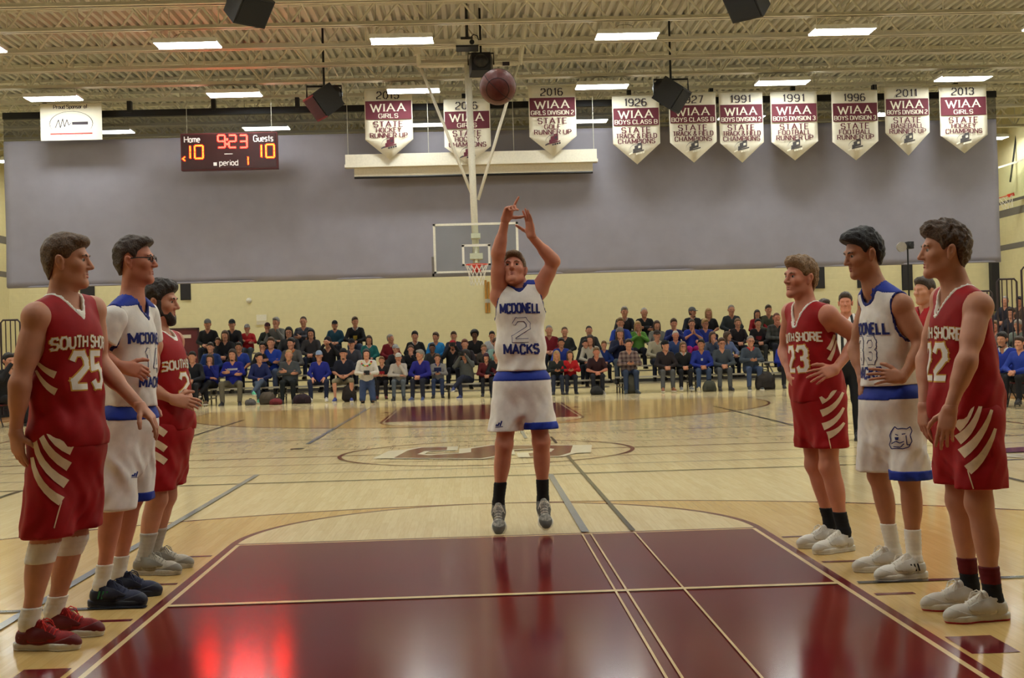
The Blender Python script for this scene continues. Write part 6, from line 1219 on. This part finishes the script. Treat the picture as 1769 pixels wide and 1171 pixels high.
# seated people at the two side bleachers and team benches
m_chs = mat('chair_shell', rgb(92, 30, 34), .5)
def chair(loc, rz, label):
    e = empty('folding_chair', loc, label, 'chair', 'team bench chairs', rz); MB().box(-.21, .21, -.2, .2, .41, .435).build('seat', m_chs, e); MB().box(-.21, .21, .2, .22, .6, .82).build('backrest', m_chs, e)
    for x in (-.2, .2): MB().tube([(x, .22, .84), (x, -.2, 0)], .012, 6).build('leg', m_blackmetal, e); MB().tube([(x, -.15, .42), (x, .24, 0)], .012, 6).build('leg', m_blackmetal, e)
GB = 'people at the court sides'
def side(px, py, sg, base_y, row, label, **k):
    """row -1 is the team bench; the others are rows of a side bleacher"""
    x = sg*9.35 if row < 0 else sg*((10.6 if sg > 0 else 10.2)+.34+.66*row); d = ray(px, py); Yp = CAM[1]+ (x-CAM[0])/d[0]*d[1]; q = CAM+d*((Yp-CAM[1])/d[1]); base = 0 if row < 0 else .01+.3*row
    rz = -math.pi/2*sg*.95 if 'turn' not in k else k.pop('turn'); v = seated_variant(k.get('arms', 'clasp'), k.get('lean', 8), k.get('yaw', 0), k.get('tee', False), k.get('legs', 'front')); s = min(1.08, max(.85, (q[2]-base)/v['hd'][2]))
    z = base+.43-.43*s; sit((x, Yp, z), rz, s, label=label, group=GB, **k)
    if row < 0: chair((x, Yp, 0), rz, 'dark folding chair under the %s' % k.get('chair_of', label)[:60])
side(1741, 588, 1, 0, -1, 'coach in royal blue pullover seated at the right court side', top=(36, 58, 160), bot=BK, hair='short', hc='bk', skin='t', arms='clasp', lean=16, turn=-.9, collar=(210, 208, 204), beard=True)
side(1766, 600, 1, 0, -1, 'person in blue at the very right edge of the picture', top=(40, 64, 160), bot=BK, turn=-.9)
side(1739, 523, 1, 0, 3, 'bald man in dark top high on the right side bleacher', hair='balding', hc='gy', top=(48, 46, 56), turn=-.8)
side(1750, 545, 1, 0, 2, 'brown-haired woman on the right side bleacher', hair='mid', hc='db', top=(54, 52, 60), turn=-.8)
side(1764, 534, 1, 0, 3, 'dark-haired man on the right side bleacher by the picture edge', hair='short', hc='bk', top=(90, 70, 60), turn=-.8, skin='t')
side(1722, 567, 1, 0, 1, 'pink-faced spectator half hidden by red player 22', hair='short', hc='lb', top=(130, 110, 104), turn=-.8, skin='r')
side(1762, 566, 1, 0, 1, 'white-haired spectator in grey-green shirt at the right edge', hair='short', hc='wh', top=(128, 136, 124), turn=-.8)
side(8, 585, -1, 0, -1, 'dark-haired person in black on the left bench at the picture edge', hair='mid', hc='bk', top=(30, 28, 30), bot=BK, arms='camera', turn=.9)
side(20, 577, -1, 0, 0, 'dark-haired person behind the arm of red player 25', hair='short', hc='db', top=(34, 32, 36), bot=BK, turn=.9)
side(52, 592, -1, 0, -1, 'person in navy tracksuit behind red player 25', hair='short', hc='bk', top=(30, 44, 100), bot=(24, 24, 30), turn=.9)
for px, py, Y, lb, kw in ((318, 600, 30.0, 'dark-haired person in black beside the bearded player', dict(hair='mid', hc='bk', top=(28, 26, 28))), (300, 613, 29.4, 'man in black coat sitting low behind the bearded player', dict(hair='short', hc='db', top=(36, 32, 34), lean=16)), (334, 616, 29.6, 'person in dark clothes at the left end of the bleachers', dict(hair='short', hc='bk', top=(30, 30, 36)))):
    q = at(px, py, Y); v = seated_variant('clasp', kw.get('lean', 8), 0, False, 'front'); s = min(1.05, max(.85, q[2]/v['hd'][2])); sit((q[0], Y, .43-.43*s), 0, s, label=lb, group=GB, bot=BK, **kw); chair((q[0], Y, 0), 0, 'folding chair under the %s' % lb[:55])

# ---- people standing farther down the floor
def stand(px, py, Yp, height, face, label, top, bot, hair='short', hc='db', skin='f', tee=True, wide=.36, arms='down', jersey=False, shoe=(34, 34, 36), num=None, kneel=False):
    q = at(px, py, Yp); k = height/1.8; f = nrm(V3(face[0], face[1], 0)); r = V3(f[1], -f[0], 0); U = V3(0, 0, 1); base = V3(q[0], q[1], 0)
    P = lambda a, b, c: base + k*(r*a+f*b+U*c)
    J = dict(hipL=P(-.09, 0, .92), hipR=P(.09, 0, .92), knL=P(-.1, .02, .5), knR=P(.1, .03, .5), anL=P(-.11, -.02, .1), anR=P(.11, -.02, .1), shL=P(-wide/2, -.02, 1.45), shR=P(wide/2, -.02, 1.45), neck=P(0, -.02, 1.5), head=P(0, .01, 1.67), elL=P(-.25, -.05, 1.17), elR=P(.25, -.05, 1.17), wrL=P(-.24, .05, .93), wrR=P(.24, .05, .93))
    if kneel:
        J.update(hipL=P(-.09, -.05, .52), hipR=P(.09, -.05, .52), knL=P(-.13, .28, .1), knR=P(.13, .28, .1), anL=P(-.12, -.12, .07), anR=P(.12, -.12, .07), shL=P(-.17, 0, .98), shR=P(.17, 0, .98), neck=P(0, 0, 1.04), head=P(0, .03, 1.2), elL=P(-.25, .05, .74), elR=P(.25, .05, .74), wrL=P(-.07, .25, .72), wrR=P(.07, .25, .72))
    J['kfwd'] = f; e = empty('person', (q[0], q[1], 0), label, 'person', 'people standing beyond the lane'); A = head_frame(f); hd = J['head']
    BP = body_prims(J, 1.0, k); lo, hi = bounds(BP, .06); g = Grid(lo, hi, .015); ms = [g.mesh(g.field(BP)), head_mesh(hd, A, k, cone(J['neck'], hd-U*.03, .056, .052, .03), .0075)]
    for s in 'LR':
        sg = -1 if s == 'L' else 1; hp_ = hand_prims(J['wr'+s], -U*.9+f*.3 if not kneel else f*.6-r*sg*.7, -r*sg, f, (20, 22, 25, 28), s=k); ms.append(hand_mesh(hp_, cone(J['el'+s], J['wr'+s], .039*k, .0265*k, .02), .007))
    np_build('body', join_np(ms), SKN[skin], e); np_build('hair', hair_mesh(hd, A, k, HST[hair], .009, 3), hairm(HC[hc]), e)
    hc_, sc, up, rt, fw, hr, hf = frames(J); TP = torso_prims(J, 1.0, .022, .06) + [cone(J['neck']+(J['sh'+s]-J['neck'])*.15, J['sh'+s]+(0 if not jersey else (J['neck']-J['sh'+s])*.25), .062, .064, .05) for s in 'LR']
    if not jersey:
        for s in 'LR':
            if tee: TP.append(cone(J['sh'+s], J['sh'+s]+(J['el'+s]-J['sh'+s])*.8, .07, .066, .03))
            else: TP += [cone(J['sh'+s], J['el'+s], .068, .056, .03), cone(J['el'+s], J['el'+s]+(J['wr'+s]-J['el'+s])*.92, .055, .042, .03)]
    lo, hi = bounds(TP, .03); g = Grid(lo, hi, .015); F = g.field(TP)+wob(g, 30, 1)*.005; F = clip(F, -g.field([cone(J['neck']+up*.01, hd, .07, .07, .02), cone(J['neck']+fw*.05, J['neck']+fw*.1-up*.05, .04, .015, .02)])); F = clip(F, g.plane(hc_+up*.02, -up)); VQ = g.mesh(F); np_build('shirt', VQ, top, e, 1)
    QP = [ell(hc_+up*.0, np.array([hr, hf, up]), (.165, .13, .13), .05)]
    for s in 'LR':
        QP.append(cone(J['hip'+s], J['kn'+s], .1, .075 if not jersey else .11, .05))
        if not jersey: QP.append(cone(J['kn'+s], J['an'+s]-U*.03, .07, .06, .03))
    lo, hi = bounds(QP, .03); g = Grid(lo, hi, .015); F = g.field(QP)+wob(g, 30, 2)*.005; Z = g.xyz()[2]; F = clip(F, (.5*k if jersey else .05)-Z); np_build('shorts' if jersey else 'trousers', g.mesh(F), bot, e, 1)
    ms_ = mat('shoe_%d_%d_%d' % tuple(shoe), rgb(*shoe), .6)
    for s in 'LR': put_shoe(e, J['an'+s], f, ms_, m_dshoe if sum(shoe) < 300 else SOLEW, ms_, s=k)
    return e, J, VQ
def ref_stripes():
    m = mat('referee_stripes', (1, 1, 1), .7); N = m.node_tree.nodes; L = m.node_tree.links; tc = N.new('ShaderNodeTexCoord'); sp = N.new('ShaderNodeSeparateXYZ'); L.new(tc.outputs['Object'], sp.inputs[0]); mu = N.new('ShaderNodeMath'); mu.operation = 'MULTIPLY'; mu.inputs[1].default_value = 95; L.new(sp.outputs[0], mu.inputs[0]); sn = N.new('ShaderNodeMath'); sn.operation = 'SINE'; L.new(mu.outputs[0], sn.inputs[0]); gt = N.new('ShaderNodeMath'); gt.operation = 'GREATER_THAN'; gt.inputs[1].default_value = 0; L.new(sn.outputs[0], gt.inputs[0]); mx = N.new('ShaderNodeMix'); mx.data_type = 'RGBA'; mx.inputs['A'].default_value = (.012, .012, .014, 1); mx.inputs['B'].default_value = (.75, .73, .7, 1); L.new(gt.outputs[0], mx.inputs['Factor']); L.new(mx.outputs['Result'], N['Principled BSDF'].inputs['Base Color']); return m
stand(1466, 700, 12.9, 1.86, (-.35, -1), 'referee in black and white striped shirt behind red player 23', ref_stripes(), BLKC, hair='short', hc='db', skin='r', shoe=(24, 24, 26))
stand(1604, 700, 8.8, 1.84, (-.9, -.5), 'player in red far behind, between the white jersey and red player 22', RED, RED, hair='short', hc='db', jersey=True, shoe=(222, 216, 206))
stand(1428, 700, 15.5, 1.86, (.3, -1), 'dark-haired person standing right behind the referee', tint('crowd', (60, 60, 66)), BLKC, hair='short', hc='db', shoe=(24, 24, 26))
e_, J_, _ = stand(635, 690, 28.7, 1.8, (.1, -1), 'kneeling photographer in white sweater with a colourful flower garland', tint('crowd', (214, 206, 192)), tint('crowd', (52, 66, 96)), hair='long', hc='bk', tee=False, kneel=True)
gl = MB(); ring = [np.array(J_['neck']) + V3(.12*math.cos(t), -.06-.07*math.sin(t), -.03-.1*max(0, math.sin(t))) for t in np.linspace(0, 2*math.pi, 15)[:-1]]
for i, p_ in enumerate(ring):
    b_ = MB(); b_.tube([p_-V3(0, 0, .02), p_, p_+V3(0, 0, .02)], [.012, .03, .012], 8); mb_build('garland_flower', b_, tint('flower', ((206, 50, 50), (226, 186, 50), (70, 150, 80))[i % 3]), e_)
cm = empty('camera', tuple(J_['wrL']*.5+J_['wrR']*.5), 'black camera held by the kneeling photographer', 'camera'); MB().box(-.07, .07, -.11, -.03, -.03, .08).build('camera_body', m_spk, cm); MB().tube([(0, -.1, .03), (0, -.2, .03)], .035, 12).build('lens', m_gril, cm)

# ---- bags left under the front benches
def bag(px, py, Y, w_, h_, c, label, strap=True):
    q = at(px, py, Y); e = empty('backpack', (q[0], Y, 0), label, 'bag', 'bags under the bleachers'); pr = [ell((0, 0, h_*.45), I3, (w_*.5, w_*.36, h_*.5), .03), cone((-w_*.22, 0, h_*.2), (w_*.22, 0, h_*.2), w_*.3, w_*.3, .05)]
    lo, hi = bounds(pr, .03); g = Grid(lo, hi, .016); F = g.field(pr)+wob(g, 34, q[0])*.01; F = clip(F, -g.xyz()[2]+0*F); VQ = g.mesh(F); mt = tint('bag', c); link('bag_body', np_mesh('bag_body', *VQ), mt, e)
    MB().cbox((0, -w_*.34, h_*.28), w_*.5, w_*.14, h_*.3).build('pocket', tint('bag', tuple(int(x*.8) for x in c)), e); MB().tube([(-w_*.12, 0, h_*.9), (-w_*.1, 0, h_*1.02), (w_*.1, 0, h_*1.02), (w_*.12, 0, h_*.9)], .012, 6).build('handle', BLKC, e)
bag(603, 680, 29.55, .34, .46, (52, 44, 40), 'dark backpack between the legs of the man in khaki shorts')
bag(462, 690, 29.4, .4, .34, (92, 80, 66), 'brown bag on the floor below the left bleacher')
bag(477, 694, 29.1, .3, .16, (120, 40, 44), 'low red and grey bag beside the brown bag')
bag(433, 694, 29.2, .26, .16, (96, 92, 90), 'small grey cap-like bag on the floor left of the brown bag')
bag(522, 690, 29.3, .42, .26, (46, 28, 36), 'dark maroon bag beside the charcoal hoodie man')
bag(1091, 668, 29.6, .34, .5, (86, 82, 66), 'camouflage backpack between the legs of the plaid shirt man')
bag(1226, 680, 29.3, .34, .3, (70, 70, 58), 'olive bag beside the pale shoes on the right')
bag(1322, 668, 29.5, .5, .5, (52, 46, 42), 'large dark brown bag at the right end of the bleachers')
bag(1031, 686, 29.3, .3, .24, (46, 44, 42), 'dark bag behind the feet of the maroon polo man')
